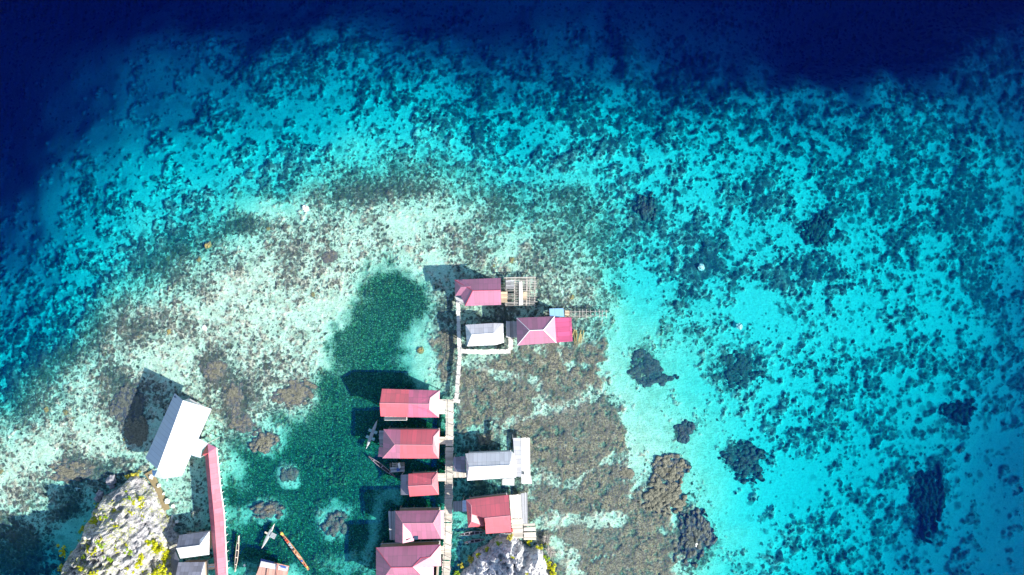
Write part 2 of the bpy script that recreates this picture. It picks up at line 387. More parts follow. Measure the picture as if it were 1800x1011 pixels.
L(math_(N, L, 'ADD', math_(N, L, 'ADD', fine, math_(N, L, 'MULTIPLY', ripn, 1.2)), math_(N, L, 'MULTIPLY', cm, .8)), bp.inputs['Height']); L(bp.outputs[0], b.inputs['Normal'])
seabed = tag(link('seabed', me, m), 'sandy reef bed sloping from shallow flat to deep drop-off', 'seabed', kind='structure')

# ------------------------------------------------------------------ water body
mb = MB(); mb.hexa([(-690,-690,-60),(690,-690,-60),(690,690,-60),(-690,690,-60)], [(-690,-690,0),(690,-690,0),(690,690,0),(-690,690,0)])
m, nt, b, N, L = nm('sea_water_material')
nt.nodes.remove(b)
out = nt.nodes['Material Output']
geo = N('ShaderNodeNewGeometry').outputs['Position']
mp = N('ShaderNodeMapping'); mp.inputs['Rotation'].default_value = (0,0,R(-14)); mp.inputs['Scale'].default_value = (1.5,.42,1); L(geo, mp.inputs[0])
wv = noise(N, L, .9, 5, .62, mp.outputs[0])
sp = ramp(N, L, noise(N, L, 1.1, 2, .5, geo), .64, .76, 0, .34)
wv = math_(N, L, 'ADD', wv, sp)
bp = N('ShaderNodeBump'); bp.inputs['Strength'].default_value = 1.0; bp.inputs['Distance'].default_value = WAVE_BUMP
L(wv, bp.inputs['Height'])
fr = N('ShaderNodeFresnel'); fr.inputs[0].default_value = 1.33; L(bp.outputs[0], fr.inputs['Normal'])
tr = N('ShaderNodeBsdfTransparent')
gl = N('ShaderNodeBsdfGlossy'); gl.inputs['Roughness'].default_value = .03; L(bp.outputs[0], gl.inputs['Normal'])
df = N('ShaderNodeBsdfDiffuse'); df.inputs['Color'].default_value = (.0,.03,.62,1); bd = N('ShaderNodeBump'); bd.inputs['Strength'].default_value = 1.0; bd.inputs['Distance'].default_value = .9; L(wv, bd.inputs['Height']); L(bd.outputs[0], df.inputs['Normal'])
m1 = N('ShaderNodeMixShader'); m1.inputs[0].default_value = .046; L(tr.outputs[0], m1.inputs[1]); L(df.outputs[0], m1.inputs[2])
m2 = N('ShaderNodeMixShader'); L(math_(N, L, 'MULTIPLY', fr.outputs[0], .25), m2.inputs[0]); L(m1.outputs[0], m2.inputs[1]); L(gl.outputs[0], m2.inputs[2])
L(m2.outputs[0], out.inputs['Surface'])
va = N('ShaderNodeVolumeAbsorption'); va.inputs['Color'].default_value = (0,.889,.927,1); va.inputs['Density'].default_value = 1.33
L(va.outputs[0], out.inputs['Volume'])
water = tag(mb.build('sea_water', m), 'clear turquoise sea water turning navy over the deep', 'water', kind='structure')
# ------------------------------------------------------------------ materials of the village
ROOF_PURPLE = m_roof('mauve_painted_roof', (.33,.065,.155), dirt=(.30,.10,.16))
ROOF_EXT = m_roof('rose_flat_roof', (.38,.055,.14), dirt=(.40,.08,.15), spec=.2, rough=.7, gloss=.01)
ROOF_PINK   = m_roof('rose_painted_roof', (.50,.052,.135), dirt=(.45,.10,.18))
ROOF_RED    = m_roof('red_painted_roof', (.55,.034,.060), dirt=(.40,.08,.07))
ROOF_PLUM   = m_roof('plum_painted_roof', (.34,.060,.140), dirt=(.30,.10,.14))
ROOF_WALK   = m_roof('faded_rose_roof', (.43,.082,.125), dirt=(.42,.16,.2), wid=.9, lap=1.1, spec=.3, gloss=.03)
ROOF_TIN    = m_roof('bare_tin_roof', (.58,.57,.57), rough=.5, spec=.5, dirt=(.42,.25,.16), dirt_amt=.05, wid=.75, lap=1.5, var=.14)
ROOF_OLDTIN = m_roof('old_tin_roof', (.19,.19,.23), gloss=.04, rough=.6, spec=.3, dirt=(.22,.2,.22), dirt_amt=.2, wid=.7, lap=.9, var=.28)
ROOF_WHITE  = m_roof('white_painted_roof', (.42,.47,.53), gloss=.03, rough=.5, spec=.3, dirt=(.42,.48,.55), dirt_amt=.08, var=.06, lap=60)
ROOF_BLUE   = m_roof('light_blue_roof', (.20,.45,.66), rough=.5, spec=.4, dirt=(.3,.5,.6), dirt_amt=.05, var=.05)
ROOF_RUST   = m_roof('rusty_sheet_roof', (.48,.24,.17), rough=.6, spec=.3, dirt=(.30,.10,.06), dirt_amt=.2, wid=.6, lap=1.6, var=.25)
CAP_PALE  = m_plain('pale_cap', (.50,.24,.26), .5, .1)
CAP_RED   = m_plain('red_cap', (.45,.06,.09), .5, .1)
CAP_WHITE = m_plain('white_trim', (.78,.76,.72), .5, .08)
PLANK   = m_plain('sun_bleached_planks', (.52,.465,.39), .8, .25, 2.2, .32)
PLANK_W = m_plain('white_planks', (.62,.58,.52), .8, .18, 2.0, .25)
PLANK_G = m_plain('grey_planks', (.36,.36,.37), .8, .25, 2.5, .4)
PLANK_T = m_plain('tan_planks', (.50,.38,.26), .8, .25, 2.5, .35)
PLANK_R = m_plain('rusty_planks', (.46,.22,.17), .8, .3, 2.0, .5)
POLE    = m_plain('weathered_poles', (.46,.42,.37), .85, .3, 3, .35)
POLE_D  = m_plain('dark_poles', (.17,.145,.12), .9, .3, 3, .3)
WALL_W  = m_plain('white_wall_boards', (.62,.60,.55), .8, .15, 2)
WALL_D  = m_plain('wood_wall_boards', (.28,.21,.15), .85, .3, 2)
WALL_B  = m_plain('pale_blue_wall', (.38,.50,.58), .8, .15, 2)
BOAT_W  = m_plain('white_boat_paint', (.36,.38,.38), .5, .15, 3, .1)
BOAT_T  = m_plain('teal_boat_paint', (.30,.50,.49), .5, .15, 3, .1)
BOAT_G  = m_plain('grey_boat_wood', (.27,.24,.27), .8, .25, 3, .2)
BOAT_D  = m_plain('dark_boat_inside', (.05,.05,.06), .9, .3, 3, .2)
BOAT_O  = m_plain('orange_brown_boat_wood', (.55,.28,.15), .7, .25, 3, .2)
BOAT_Y  = m_plain('yellow_boat_paint', (.70,.56,.10), .5, .15, 3, .1)
BOAT_C  = m_plain('cream_boat_wood', (.66,.55,.44), .7, .2, 3, .2)
RED_P   = m_plain('red_paint', (.60,.06,.05), .5, .15, 3)
BLUE_T  = m_plain('blue_tarp', (.06,.12,.34), .6, .25, 2)
PANEL   = m_plain('dark_panel', (.03,.06,.10), .25, .2, 4, spec=.6)
ROCK    = m_plain('karst_limestone', (.56,.54,.53), .9, .35, .9, .2, bump=1.0, col2=(.20,.20,.22))
def m_rock_lichen():
    m, nt, b, N, L = nm('scrubby_limestone')
    tc = N('ShaderNodeTexCoord').outputs['Object']
    c = mixc(N, L, ramp(N, L, noise(N, L, 1.3, 6, .7, tc), .38, .64), (.20,.19,.20), (.60,.57,.55))
    c = mixc(N, L, ramp(N, L, noise(N, L, 2.3, 6, .78, tc), .50, .62, 0, .85), c, (.07,.09,.10))  # dark noise specks paint in the shade of small crevices
    g = math_(N, L, 'MULTIPLY', ramp(N, L, noise(N, L, .26, 3, .6, tc), .40, .58), ramp(N, L, noise(N, L, 2.0, 6, .75, tc), .47, .60, 0, .7))
    c = mixc(N, L, g, c, mixc(N, L, ramp(N, L, noise(N, L, 4, 3, .6, tc), .4, .6), (.12,.17,.02), (.42,.44,.03)))
    L(c, b.inputs['Base Color']); b.inputs['Roughness'].default_value = .95; b.inputs['Specular IOR Level'].default_value = .2
    bp = N('ShaderNodeBump'); bp.inputs['Strength'].default_value = 1.0; bp.inputs['Distance'].default_value = .25
    L(noise(N, L, 3.4, 6, .75, tc), bp.inputs['Height']); L(bp.outputs[0], b.inputs['Normal'])
    return m
ROCK_L = m_rock_lichen()
ROCK_D  = m_plain('grey_boulder', (.30,.29,.31), .9, .3, 1.2, .2, bump=.6, col2=(.16,.16,.18))
ROCK_W  = m_plain('pale_boulder', (.72,.70,.62), .9, .15, 1.5, .2, bump=.3)
EARTH   = m_plain('ochre_earth', (.24,.185,.095), .95, .3, 1.5, .2, bump=.4)
CORALM  = m_plain('coral_head_material', (.165,.16,.115), .95, .45, 1.6, .3, bump=.8, col2=(.07,.075,.055))
CORALD  = m_plain('dark_coral_material', (.10,.115,.095), .95, .45, 1.3, .3, bump=.8, col2=(.035,.05,.05))
CORALY  = m_plain('yellow_coral_material', (.26,.215,.075), .9, .25, 2, .2, bump=.5)
STEM    = m_plain('bush_stems', (.16,.12,.08), .9, .2, 3)
DEADW   = m_plain('dead_branches', (.42,.38,.33), .9, .25, 3)
STRAW   = m_plain('dry_yellow_fronds', (.33,.27,.11), .8, .25, 3, .4)
def m_leaf(name, col):
    m, nt, b, N, L = nm(name)
    at = N('ShaderNodeAttribute', attribute_name='shade').outputs['Fac']
    v = N('ShaderNodeVectorMath', operation='SCALE'); v.inputs[0].default_value = col
    L(math_(N, L, 'MULTIPLY_ADD', at, .5, 1.0), v.inputs['Scale'])
    L(v.outputs[0], b.inputs['Base Color']); b.inputs['Roughness'].default_value = .6
    b.inputs['Specular IOR Level'].default_value = .2
    t = N('ShaderNodeBsdfTranslucent'); L(v.outputs[0], t.inputs[0])
    mx = N('ShaderNodeMixShader'); mx.inputs[0].default_value = .3
    L(b.outputs[0], mx.inputs[1]); L(t.outputs[0], mx.inputs[2]); L(mx.outputs[0], nt.nodes['Material Output'].inputs[0])
    return m
LEAF_Y = m_leaf('yellow_green_leaves', (.52,.52,.012))
LEAF_G = m_leaf('fresh_green_leaves', (.30,.44,.02))
LEAF_O = m_leaf('ochre_leaves', (.50,.44,.06))
# ------------------------------------------------------------------ stilt houses
def roof_mesh(pts, faces, th=.07):
    """faces: (string of point names separated by blanks, material index); one sheet with thickness, shared ridges"""
    mb = MB(); idx = {}
    W = {k: P(*v) for k, v in pts.items()}
    T = {}
    used = []
    for f, mi in faces:
        ks = f.split()
        p = [W[k] for k in ks]
        n = Vector((0,0,0))
        for i in range(len(p)): n += p[i].cross(p[(i+1) % len(p)])
        if n.z < 0: ks.reverse(); p.reverse(); n = -n
        used.append((ks, mi, n.normalized()))
    for ks, mi, n in used:
        for k in ks:
            if k not in T: T[k] = (mb.add([W[k]])[0], mb.add([W[k] - Vector((0,0,th))])[0])
    ed = {}
    for ks, mi, n in used:
        e = Vector((0,0,1)).cross(n)
        e = e.normalized() if e.length > 1e-4 else Vector((1,0,0))
        s = n.cross(e)
        mb.uv[len(mb.f)] = [(W[k].dot(e), W[k].dot(s)) for k in ks]
        mb.face([T[k][0] for k in ks], mi)
        mb.face([T[k][1] for k in reversed(ks)], mi)
        for a, b in zip(ks, ks[1:] + ks[:1]): ed[(a, b)] = mi
    for (a, b), mi in ed.items():
        if (b, a) not in ed: mb.face((T[a][0], T[a][1], T[b][1], T[b][0]), mi)
    return mb
def caps(pts, lines, r=.05):
    mb = MB()
    for l in lines:
        ks = l.split()
        for a, b in zip(ks, ks[1:]): mb.bar(P(*pts[a]) + Vector((0,0,.03)), P(*pts[b]) + Vector((0,0,.03)), r, 6, flat=.6)
    return mb
def inset(q, m):
    c = sum(q, Vector((0,0,0)))/len(q)
    out = []
    for i in range(len(q)):
        p, a, b = q[i], q[i-1], q[(i+1) % len(q)]
        d = (a-p).normalized() + (b-p).normalized()
        out.append(p + d*m)
    return out
def stilts(parent, quad, top, nx=3, ny=2, r=.09, mat=None, name='stilt'):
    for i in range(nx):
        for j in range(ny):
            u, v = i/max(nx-1,1), j/max(ny-1,1)
            p = (quad[0]*(1-u)+quad[1]*u)*(1-v) + (quad[3]*(1-u)+quad[2]*u)*v
            z0 = seabed_z(p.x, p.y) - .3
            mb = MB(); mb.bar((p.x+random.uniform(-.05,.05), p.y+random.uniform(-.05,.05), z0), (p.x, p.y, top), r*random.uniform(.85,1.15), 7)
            mb.build(name, mat or POLE_D, parent)
def plank_quad(mb, q, n, along=0, gap=.06, th=.05, jit=.04, m=0, skip=.0, end=.06):
    """boards filling quad q (corners a b c d); along=0: boards run a->b, stacked a->d"""
    q = [Vector(p) for p in q]
    if along: q = [q[1], q[2], q[3], q[0]]
    a, b, c, d = q
    for i in range(n):
        if random.random() < skip: continue
        t0, t1 = (i+gap/2)/n, (i+1-gap/2)/n
        e0, e1 = random.uniform(-end, end), random.uniform(-end, end)
        ax = (b-a).normalized()
        z = Vector((0,0,random.uniform(-jit,jit)*.5))
        qq = [a.lerp(d,t0)+ax*e0+z, b.lerp(c,t0)+ax*e1+z, b.lerp(c,t1)+ax*e1+z, a.lerp(d,t1)+ax*e0+z]
        mb.slab(qq, th, m, random.uniform(-1,1))
def house(name, label, group, pts, faces, mats, walls, wall_mat, floor=1.25, eave=None, cap=(), cap_mat=None, nst=(4,3), gables=(), cat='house'):
    base = sum((P(x, y, 0) for x, y, *_ in walls), Vector((0,0,0)))/len(walls)
    base.z = 0
    root = empty(name, base, label, cat, group)
    roof = roof_mesh(pts, faces).build('roof', mats, root)
    if cap:
        caps(pts, cap).build('ridge_cap', cap_mat or CAP_PALE, roof).location = (0,0,0)
    he = eave if eave is not None else min(p[2] for p in pts.values())
    q = inset([P(x, y, he) for x, y, *_ in walls], .42)
    a = sum(q[i].x*q[(i+1)%len(q)].y - q[(i+1)%len(q)].x*q[i].y for i in range(len(q)))
    if a < 0: q.reverse()
    mb = MB()
    top = mb.add([(p.x, p.y, he+.10) for p in q]); bot = mb.add([(p.x, p.y, floor) for p in q])
    for i in range(len(q)):
        j = (i+1) % len(q); mb.face((bot[i], bot[j], top[j], top[i]))
    for g in gables:                         # triangles under the gable ends
        p = [P(*pts[k]) for k in g.split()]
        cc = Vector((base.x, base.y, 0))
        p = [v + (Vector((cc.x-v.x, cc.y-v.y, 0)).normalized()*.8) - Vector((0,0,.12)) for v in p]
        mb.face(mb.add(p)); mb.face(mb.add([v for v in reversed(p)]))
    mb.build('wall', wall_mat, root)
    fl = MB(); c = sum(q, Vector((0,0,0)))/len(q)
    o = [Vector((c.x+(p.x-c.x)*1.03, c.y+(p.y-c.y)*1.03, floor)) for p in q]
    b = fl.add(o); b2 = fl.add([p - Vector((0,0,.14)) for p in o])
    fl.face(b); fl.face(b2[::-1])
    for i in range(len(o)): j = (i+1)%len(o); fl.face((b2[i], b2[j], b[j], b[i]))
    fl.build('floor', PLANK_G, root)
    if nst and len(q) >= 4:
        # bounding quad of the floor
        stilts(root, [q[0], q[1], q[2], q[3]] if len(q) == 4 else [q[0], q[1], q[2], q[-1]], floor-.14, *nst)
    return root
def side_deck(root, corners, z, n, mat, along=0, name='deck', posts=(2,2), skip=0.0, z2=None):
    q = [P(x, y, z) for x, y in corners]
    mb = MB(); plank_quad(mb, q, n, along, skip=skip)
    d = mb.build(name, mat, root)
    if posts: stilts(root, inset(q, .12), z-.05, *posts, r=.06)
    return d
def side_roof(root, pts, faces, mats, name='side_roof', posts_at=(), floor=.2):
    r = roof_mesh(pts, faces, .05).build(name, mats, root)
    for k in posts_at:
        p = P(*pts[k]); b = Vector((root.location.x-p.x, root.location.y-p.y, 0)).normalized()*.15
        mb = MB(); mb.bar((p.x+b.x, p.y+b.y, seabed_z(p.x, p.y)-.3), (p.x+b.x, p.y+b.y, p.z-.06), .06, 6); mb.build('post', POLE, root)
    return r
GV = 'red and mauve roofed stilt houses of the village'

# the northern mauve house with a porch
E, G = 3.9, 5.5
h = house('stilt_house', 'northernmost mauve roofed stilt house with a small porch gable, beside the bare pole platform', GV,
 dict(NW=(799,492,E), NE=(880,488.5,E), RE=(880.3,510,G), SE=(881,536,E), SW=(817.5,538,E), RW=(831,511,G)),
 [('NW NE RE RW',0), ('SW SE RE RW',0), ('NW RW SW',0)], [ROOF_PURPLE],
 [(802,493),(880,490),(880,535),(818,536)], WALL_D, cap=['RE RW SW','RW NW'], cap_mat=CAP_RED, gables=['NE RE SE'])
side_roof(h, dict(A=(799.3,493,3.85), B=(800,520,3.7), R1=(810,504.8,4.9), R2=(828,503.6,5.15), C=(816.5,519.2,3.95), D=(818,494,4.4)),
 [('B C R2 R1',0), ('A B R1',0), ('A R1 R2 D',0)], [ROOF_PURPLE], 'porch_roof', ['B'])
side_deck(h, [(799,520),(816,520),(814,537),(803,532)], 1.2, 8, PLANK_G, name='porch_deck')
side_deck(h, [(880.5,513),(892,513),(892,532),(880.5,532)], 1.3, 10, PLANK_T, along=0, name='side_deck')

# hip roofed house with flat extension
E, G = 3.9, 5.7
h = house('stilt_house', 'mauve hip roofed stilt house with white ridges and a flat rose extension', GV,
 dict(NW=(908,559,E), NE=(975,556,E), SE=(978,602.5,E), SW=(909,607.4,E), RW=(931,581,G), RE=(955.5,580,G)),
 [('NW NE RE RW',0), ('SW SE RE RW',0), ('NW RW SW',0), ('NE RE SE',0)], [ROOF_PURPLE],
 [(908,559),(975,556),(978,602.5),(909,607.4)], WALL_D, cap=['NW RW RE NE','RW SW','RE SE'], cap_mat=CAP_WHITE)
side_roof(h, dict(A=(975,558.6,3.75), B=(1004.5,558.2,3.25), C=(1006.6,600,3.25), D=(977.5,602.2,3.75)), [('A B C D',0)], [ROOF_EXT], 'extension_roof', ['B','C'])
side_deck(h, [(977,562),(1003,562),(1004,598),(978,599)], 1.3, 14, PLANK_G, name='extension_floor')

# main column west of the boardwalk
E, G = 3.9, 5.4
h = house('stilt_house', 'stilt house with roof half red and half mauve, topmost along the main boardwalk', GV,
 dict(NW=(671.6,683.6,E), NM=(719,685,E), NE=(773,686.6,E), A=(756,699.4,G-.5), RE=(754,710,G), B=(754.3,720,G-.5), SE=(771.4,734,E), SM=(716.5,733.4,E), SW=(669,732,E), RW=(667.4,708.6,G), RM=(718,709.6,G)),
 [('NW NM RM RW',1), ('NM NE A RE RM',0), ('RW RM SM SW',1), ('RM RE B SE SM',0), ('NE A RE B SE',0)], [ROOF_PINK, ROOF_RED],
 [(671.6,684),(773,687),(771.4,734),(669,732)], WALL_D, cap=['RW RM RE','NE A RE B SE'], cap_mat=CAP_PALE, gables=['NW RW SW'])
side_deck(h, [(675,732),(715,732),(715,738.5),(675,738.5)], 1.3, 5, PLANK_W, name='balcony')
side_deck(h, [(770,702),(784,702),(783,728),(770,728)], 1.2, 9, PLANK_W, along=0, name='porch_deck')
mb = MB(); a, b = P(676,738.6,2.1), P(715,738.6,2.1); mb.bar(a, b, .05); mb.bar(P(715,732,2.1), b, .05)
for t in range(6): p = a.lerp(b, t/5); mb.bar((p.x,p.y,1.3), p, .04)
mb.build('railing', CAP_WHITE, h)

E, G = 3.9, 5.5
h = house('stilt_house', 'bright red stilt house with a mauve hipped west end, beside the white canoe', GV,
 dict(NW=(674.4,754.6,E), NM=(704,755,E), NE=(773,755,E), A=(761.6,768,G-.82), RE=(760.6,782.4,G), B=(762,794,G-.8), SE=(771.4,806,E), SM=(703,806,E), SW=(672.4,805.6,E), RW=(694,781.6,G), RM=(703.5,781.8,G)),
 [('NW NM RM RW',1), ('NM NE A RE RM',0), ('RW RM SM SW',1), ('RM RE B SE SM',0), ('NE A RE B SE',0), ('NW RW SW',1)], [ROOF_RED, ROOF_PLUM],
 [(674.4,754.6),(773,755),(771.4,806),(672.4,805.6)], WALL_D, cap=['RW RM RE','NW RW SW','NE A RE B SE'], cap_mat=CAP_PALE)
side_roof(h, dict(A=(666,786,2.9), B=(673,786,3.4), C=(672.5,803,3.4), D=(664.5,803,2.9)), [('A B C D',0)], [ROOF_PLUM], 'lean_to_roof', ['D','A'])
side_deck(h, [(770,768),(783,768),(783,781),(770,781)], 1.2, 6, PLANK, name='porch_deck')
side_deck(h, [(666,757),(675,757),(675,785),(667,785)], 1.0, 9, PLANK_G, name='wash_deck')

E, G = 3.4, 4.6
h = house('stilt_house', 'smallest red roofed stilt house, with a grey tin lean-to, west of the main boardwalk', GV,
 dict(NW=(718,833,E), NE=(769,830.4,E), A=(760,843,G-.4), RE=(759.4,852.4,G), SE=(771.4,869.6,E), SW=(720,873,E), RW=(717.4,854.6,G)),
 [('NW NE A RE RW',0), ('SW SE RE RW',0), ('NE A RE SE',0)], [ROOF_RED], [(718,833),(769,830.4),(771.4,869.6),(720,873)], WALL_D,
 cap=['RW RE SE','NE A RE'], cap_mat=CAP_PALE, gables=['NW RW SW'], nst=(3,2))
side_roof(h, dict(A=(704.4,835,2.5), B=(718.5,834,3.1), C=(719.5,870,3.1), D=(704.4,870.2,2.5)), [('A B C D',0)], [ROOF_OLDTIN], 'lean_to_roof', ['A','D'])
side_deck(h, [(768,832),(784,832),(784,846),(770,846)], 1.2, 7, PLANK, name='porch_deck')

E, G = 3.9, 5.4
h = house('stilt_house', 'dusty mauve stilt house with a south wing and a rose strip along the boardwalk', GV,
 dict(NW=(695,898.4,E), NE=(774,897,E), RE=(761.4,919.4,G), RW=(708,920,G), SE=(775,947,E), SX=(722,948.2,E), WS=(708,955,G-.15), SW=(694.4,953,E), WE=(727.4,951,E), WV=(728,929,4.3)),
 [('NW NE RE RW',0), ('NW RW WS SW',0), ('RW RE SE SX',0), ('NE RE SE',0), ('RW WS WE WV',0)], [ROOF_PLUM],
 [(695,898.4),(774,897),(775,947),(694.4,952)], WALL_D, cap=['NW RW RE NE','RE SE','RW WS'], cap_mat=CAP_PALE, gables=['SW WS WE'])
side_roof(h, dict(A=(774.2,897.5,3.8), B=(780.3,897,3.4), C=(780.6,947.5,3.4), D=(775.2,947.3,3.8)), [('A B C D',0)], [ROOF_PINK], 'eave_strip', ['C'])
side_deck(h, [(682.4,899),(696,898.5),(696,949),(685,949.5)], 1.25, 12, PLANK_G, along=1, name='back_deck', posts=(2,3))
mb = MB(); p = P(731.4,945,4.15); mb.box(p, .7, .6, .12, m=0); mb.build('roof_panel', PANEL, h)

E, G = 4.0, 5.9
h = house('stilt_house', 'largest mauve stilt house, cut by the bottom edge west of the boardwalk', GV,
 dict(NW=(661,962.6,E), NE=(774.4,957.4,E), K=(756,979,G-.88), J=(740,981,G-.78), RE=(725,997,G), RW=(687.4,997.6,G), SW=(661,1036,E), SE=(762,1034,E), F=(762.4,996,E), EE=(775.6,995,E)),
 [('NW NE K J RE RW',0), ('NW RW SW',0), ('RW RE SE SW',0), ('NE K J RE F EE',0), ('RE F SE',0)], [ROOF_PLUM],
 [(661,963),(774,958),(770,1033),(661,1035)], WALL_D, cap=['NW RW RE J K NE','RE SE'], cap_mat=CAP_RED)
side_deck(h, [(772,960),(782,960),(782,974),(774,974)], 1.2, 6, PLANK, name='porch_deck')

# east of the boardwalk
E, G = 4.0, 5.8
h = house('stilt_house', 'bright red stilt house with white plank decks, above the bottom centre rock', GV,
 dict(NW=(819,878.7,E), NE=(894,870,E), RE=(897,906.3,G), RW=(851.7,910.8,G), S=(854,938.4,E), SE=(898.7,935.4,E), K=(828,888,4.56), U=(829,904,5.2), L=(828.5,917,4.95), SWW=(822.6,927,3.6), S2=(851.4,925,3.5), V=(850.2,903.4,3.9)),
 [('NW NE RE RW U K',0), ('S SE RE RW',0), ('NW K U L SWW',0), ('U V S2 L',0), ('SWW L S2',0)], [ROOF_RED],
 [(819,879),(894,870),(898.7,935.4),(854,938.4),(851.4,926),(822.6,927)], WALL_D, cap=['RW RE','K U L SWW','NW K'], cap_mat=CAP_PALE, gables=['NE RE SE','RW S V'], nst=(4,3), eave=3.55)
side_deck(h, [(895.5,870.5),(915,869),(917,911),(898.5,912)], 1.35, 16, PLANK_W, along=1, name='plank_deck', posts=(2,3))
side_deck(h, [(898.5,912.5),(919,911.5),(920,946),(900,947)], 1.2, 15, PLANK, along=0, name='plank_deck', posts=(2,3), skip=.05)
side_deck(h, [(915.5,867),(927,866),(928,921),(917.5,921)], 1.1, 8, PLANK_G, along=1, name='outer_deck', posts=(2,3), skip=.1)
side_deck(h, [(877,938),(899,938),(899,948.5),(879,949.5)], 1.1, 8, PLANK_G, along=1, name='step_deck')
side_deck(h, [(920.5,921),(940,920),(943,949),(921,949)], 1.0, 13, PLANK, along=0, name='lower_deck', posts=(2,2), skip=.1)
side_deck(h, [(796.4,881.5),(813,880.5),(813,899),(796.4,900)], 1.1, 14, PLANK_G, along=1, name='porch_deck')
side_roof(h, dict(A=(813,880,2.5), B=(820,879.5,3.2), C=(821,899,3.2), D=(813,899.5,2.5)), [('A B C D',0)], [ROOF_BLUE], 'porch_roof', ['A','D'])
mb = MB(); mb.box(P(898.5,931.5,1.22), .55, .5, .4, .2); mb.build('crate', RED_P, None, origin=P(898.5,931.5,1.22))
tag(bpy.data.objects['crate'], 'small red crate on the mottled plank deck beside the bright red house', 'crate')

# long tin house
GT = 'bare tin roofed huts'
E, G = 3.9, 5.5
h = house('tin_house', 'long pale tin roofed house with rust marks, east of the main boardwalk', GT,
 dict(NW=(818,797.5,E), NE=(899.7,793.7,E), RE=(896,817.7,G), RW=(824.6,821,G), SW=(821,845,E), SE=(907,839.5,E), X=(903.5,797,E+.1), Y=(908.4,817,E+.6)),
 [('NW NE X RE RW',0), ('SW SE RE RW',0), ('NW RW SW',0), ('X RE SE Y',0)], [ROOF_TIN],
 [(818,797.5),(901,794),(907,839.5),(821,845)], WALL_W, cap=['RW RE'], cap_mat=CAP_WHITE, nst=(5,3), cat='house')
side_roof(h, dict(A=(797,804,2.7), B=(817.5,802,3.3), C=(818.5,831,3.3), D=(797,829,2.7)), [('A B C D',0)], [ROOF_OLDTIN], 'lean_to_roof', ['A','D'])
side_deck(h, [(796.5,828),(819,832),(820,839.5),(797,839.5)], 1.2, 9, PLANK, along=1, name='porch_deck')
side_roof(h, dict(A=(902,770,3.5), B=(915,770,3.75), C=(917,838,3.75), D=(906,838,3.5)), [('A B C D',0)], [ROOF_TIN], 'side_roof', ['A'])
side_deck(h, [(915.5,770),(931.5,769.5),(932.5,849),(917.5,850)], 1.6, 7, PLANK_W, along=1, name='plank_deck', posts=(2,5))
side_roof(h, dict(A=(916.5,834,2.7), B=(933,836.5,2.5), C=(935.4,850.5,2.4), D=(917,850,2.6)), [('A B C D',0)], [ROOF_TIN], 'cook_hut_roof', ['C','D'])
side_roof(h, dict(A=(883.5,842,3.3), B=(904,841,3.3), C=(904,853.6,2.8), D=(883,852.6,2.8)), [('A B C D',0)], [ROOF_TIN], 'kitchen_roof', ['C','D'])

# small white tin house in the north
E, G = 3.3, 4.5
h = house('tin_house', 'small white tin hut with a patched ridge between the two northern mauve houses', GT,
 dict(NW=(818,571,E), NM=(868,568,E), RM=(868,585.8,G), RW=(829,588.3,G), SW=(821,609,E), SM=(871,606.5,E), NE=(884.6,568.5,E-.2), SE=(886,602,E-.2), RE=(885,586,E+.5)),
 [('NW NM RM RW',0), ('SW SM RM RW',0), ('NW RW SW',0), ('NM NE RE RM',0), ('RM RE SE SM',0)], [ROOF_TIN],
 [(818,571),(884,569),(886,602),(821,609)], WALL_W, cap=['RW RM'], cap_mat=CAP_WHITE, nst=(3,2))
side_deck(h, [(889.6,565),(908,564.5),(909,593),(890,593)], 1.3, 9, PLANK_G, along=1, name='plank_deck')

# blue shed
E = 2.9
h = house('storage_shed', 'little shed with a flat light blue roof behind the rose extension', None,
 dict(A=(965.3,542.6,E), B=(990.5,541.8,E), C=(992,557,E+.35), D=(966.6,557.6,E+.35)), [('A B C D',0)], [ROOF_BLUE],
 [(965.3,542.6),(990.5,541.8),(992,557),(966.6,557.6)], WALL_B, nst=(2,2), floor=1.0, cat='shed')

# white long hall in the west
E, G = 5.0, 7.2
h = house('white_hall', 'long white roofed hall on stilts at the west reef, joined to the covered walkway', None,
 dict(NW=(307,691.5,E), RN=(322,704,G), NE=(371.6,719,E), SE=(319.6,837,E), SC=(287,842,E), SD=(271,838,E+.2), RS=(277,825.5,G), WS=(255.5,805.4,E), NN=(330,706,G-.3)),
 [('NW RN RS WS',0), ('RN NE SE RS',0), ('RS SE SC',0), ('RS SC SD',0)], [ROOF_WHITE],
 [(311,701),(349,721),(302,831),(262,806)], WALL_W, floor=1.5, nst=(4,6), cap=['RN RS'], cap_mat=CAP_WHITE, gables=['NW RN NE'], cat='hall')
side_roof(h, dict(T=(325.6,780,5.75), A=(351,771.4,4.95), B=(366,779.6,4.6), R=(355,791,5.2), C=(352.8,805,4.6), D=(337.5,801,4.95)),
 [('T A B R',0), ('T R C D',0)], [ROOF_WHITE], 'porch_roof', ['B','C'])
side_roof(h, dict(A=(267,827,4.85), B=(277,826.5,5.2), C=(272,838.5,5.1), D=(268.5,836,4.8)), [('A B C D',0)], [ROOF_BLUE], 'corner_roof')
mb = MB(); mb.box(P(308.4,697.5,5.35), .28, .3, .12, .5); mb.box(P(311,699.3,5.55), .28, .3, .12, .5); mb.build('vent', PANEL, h)

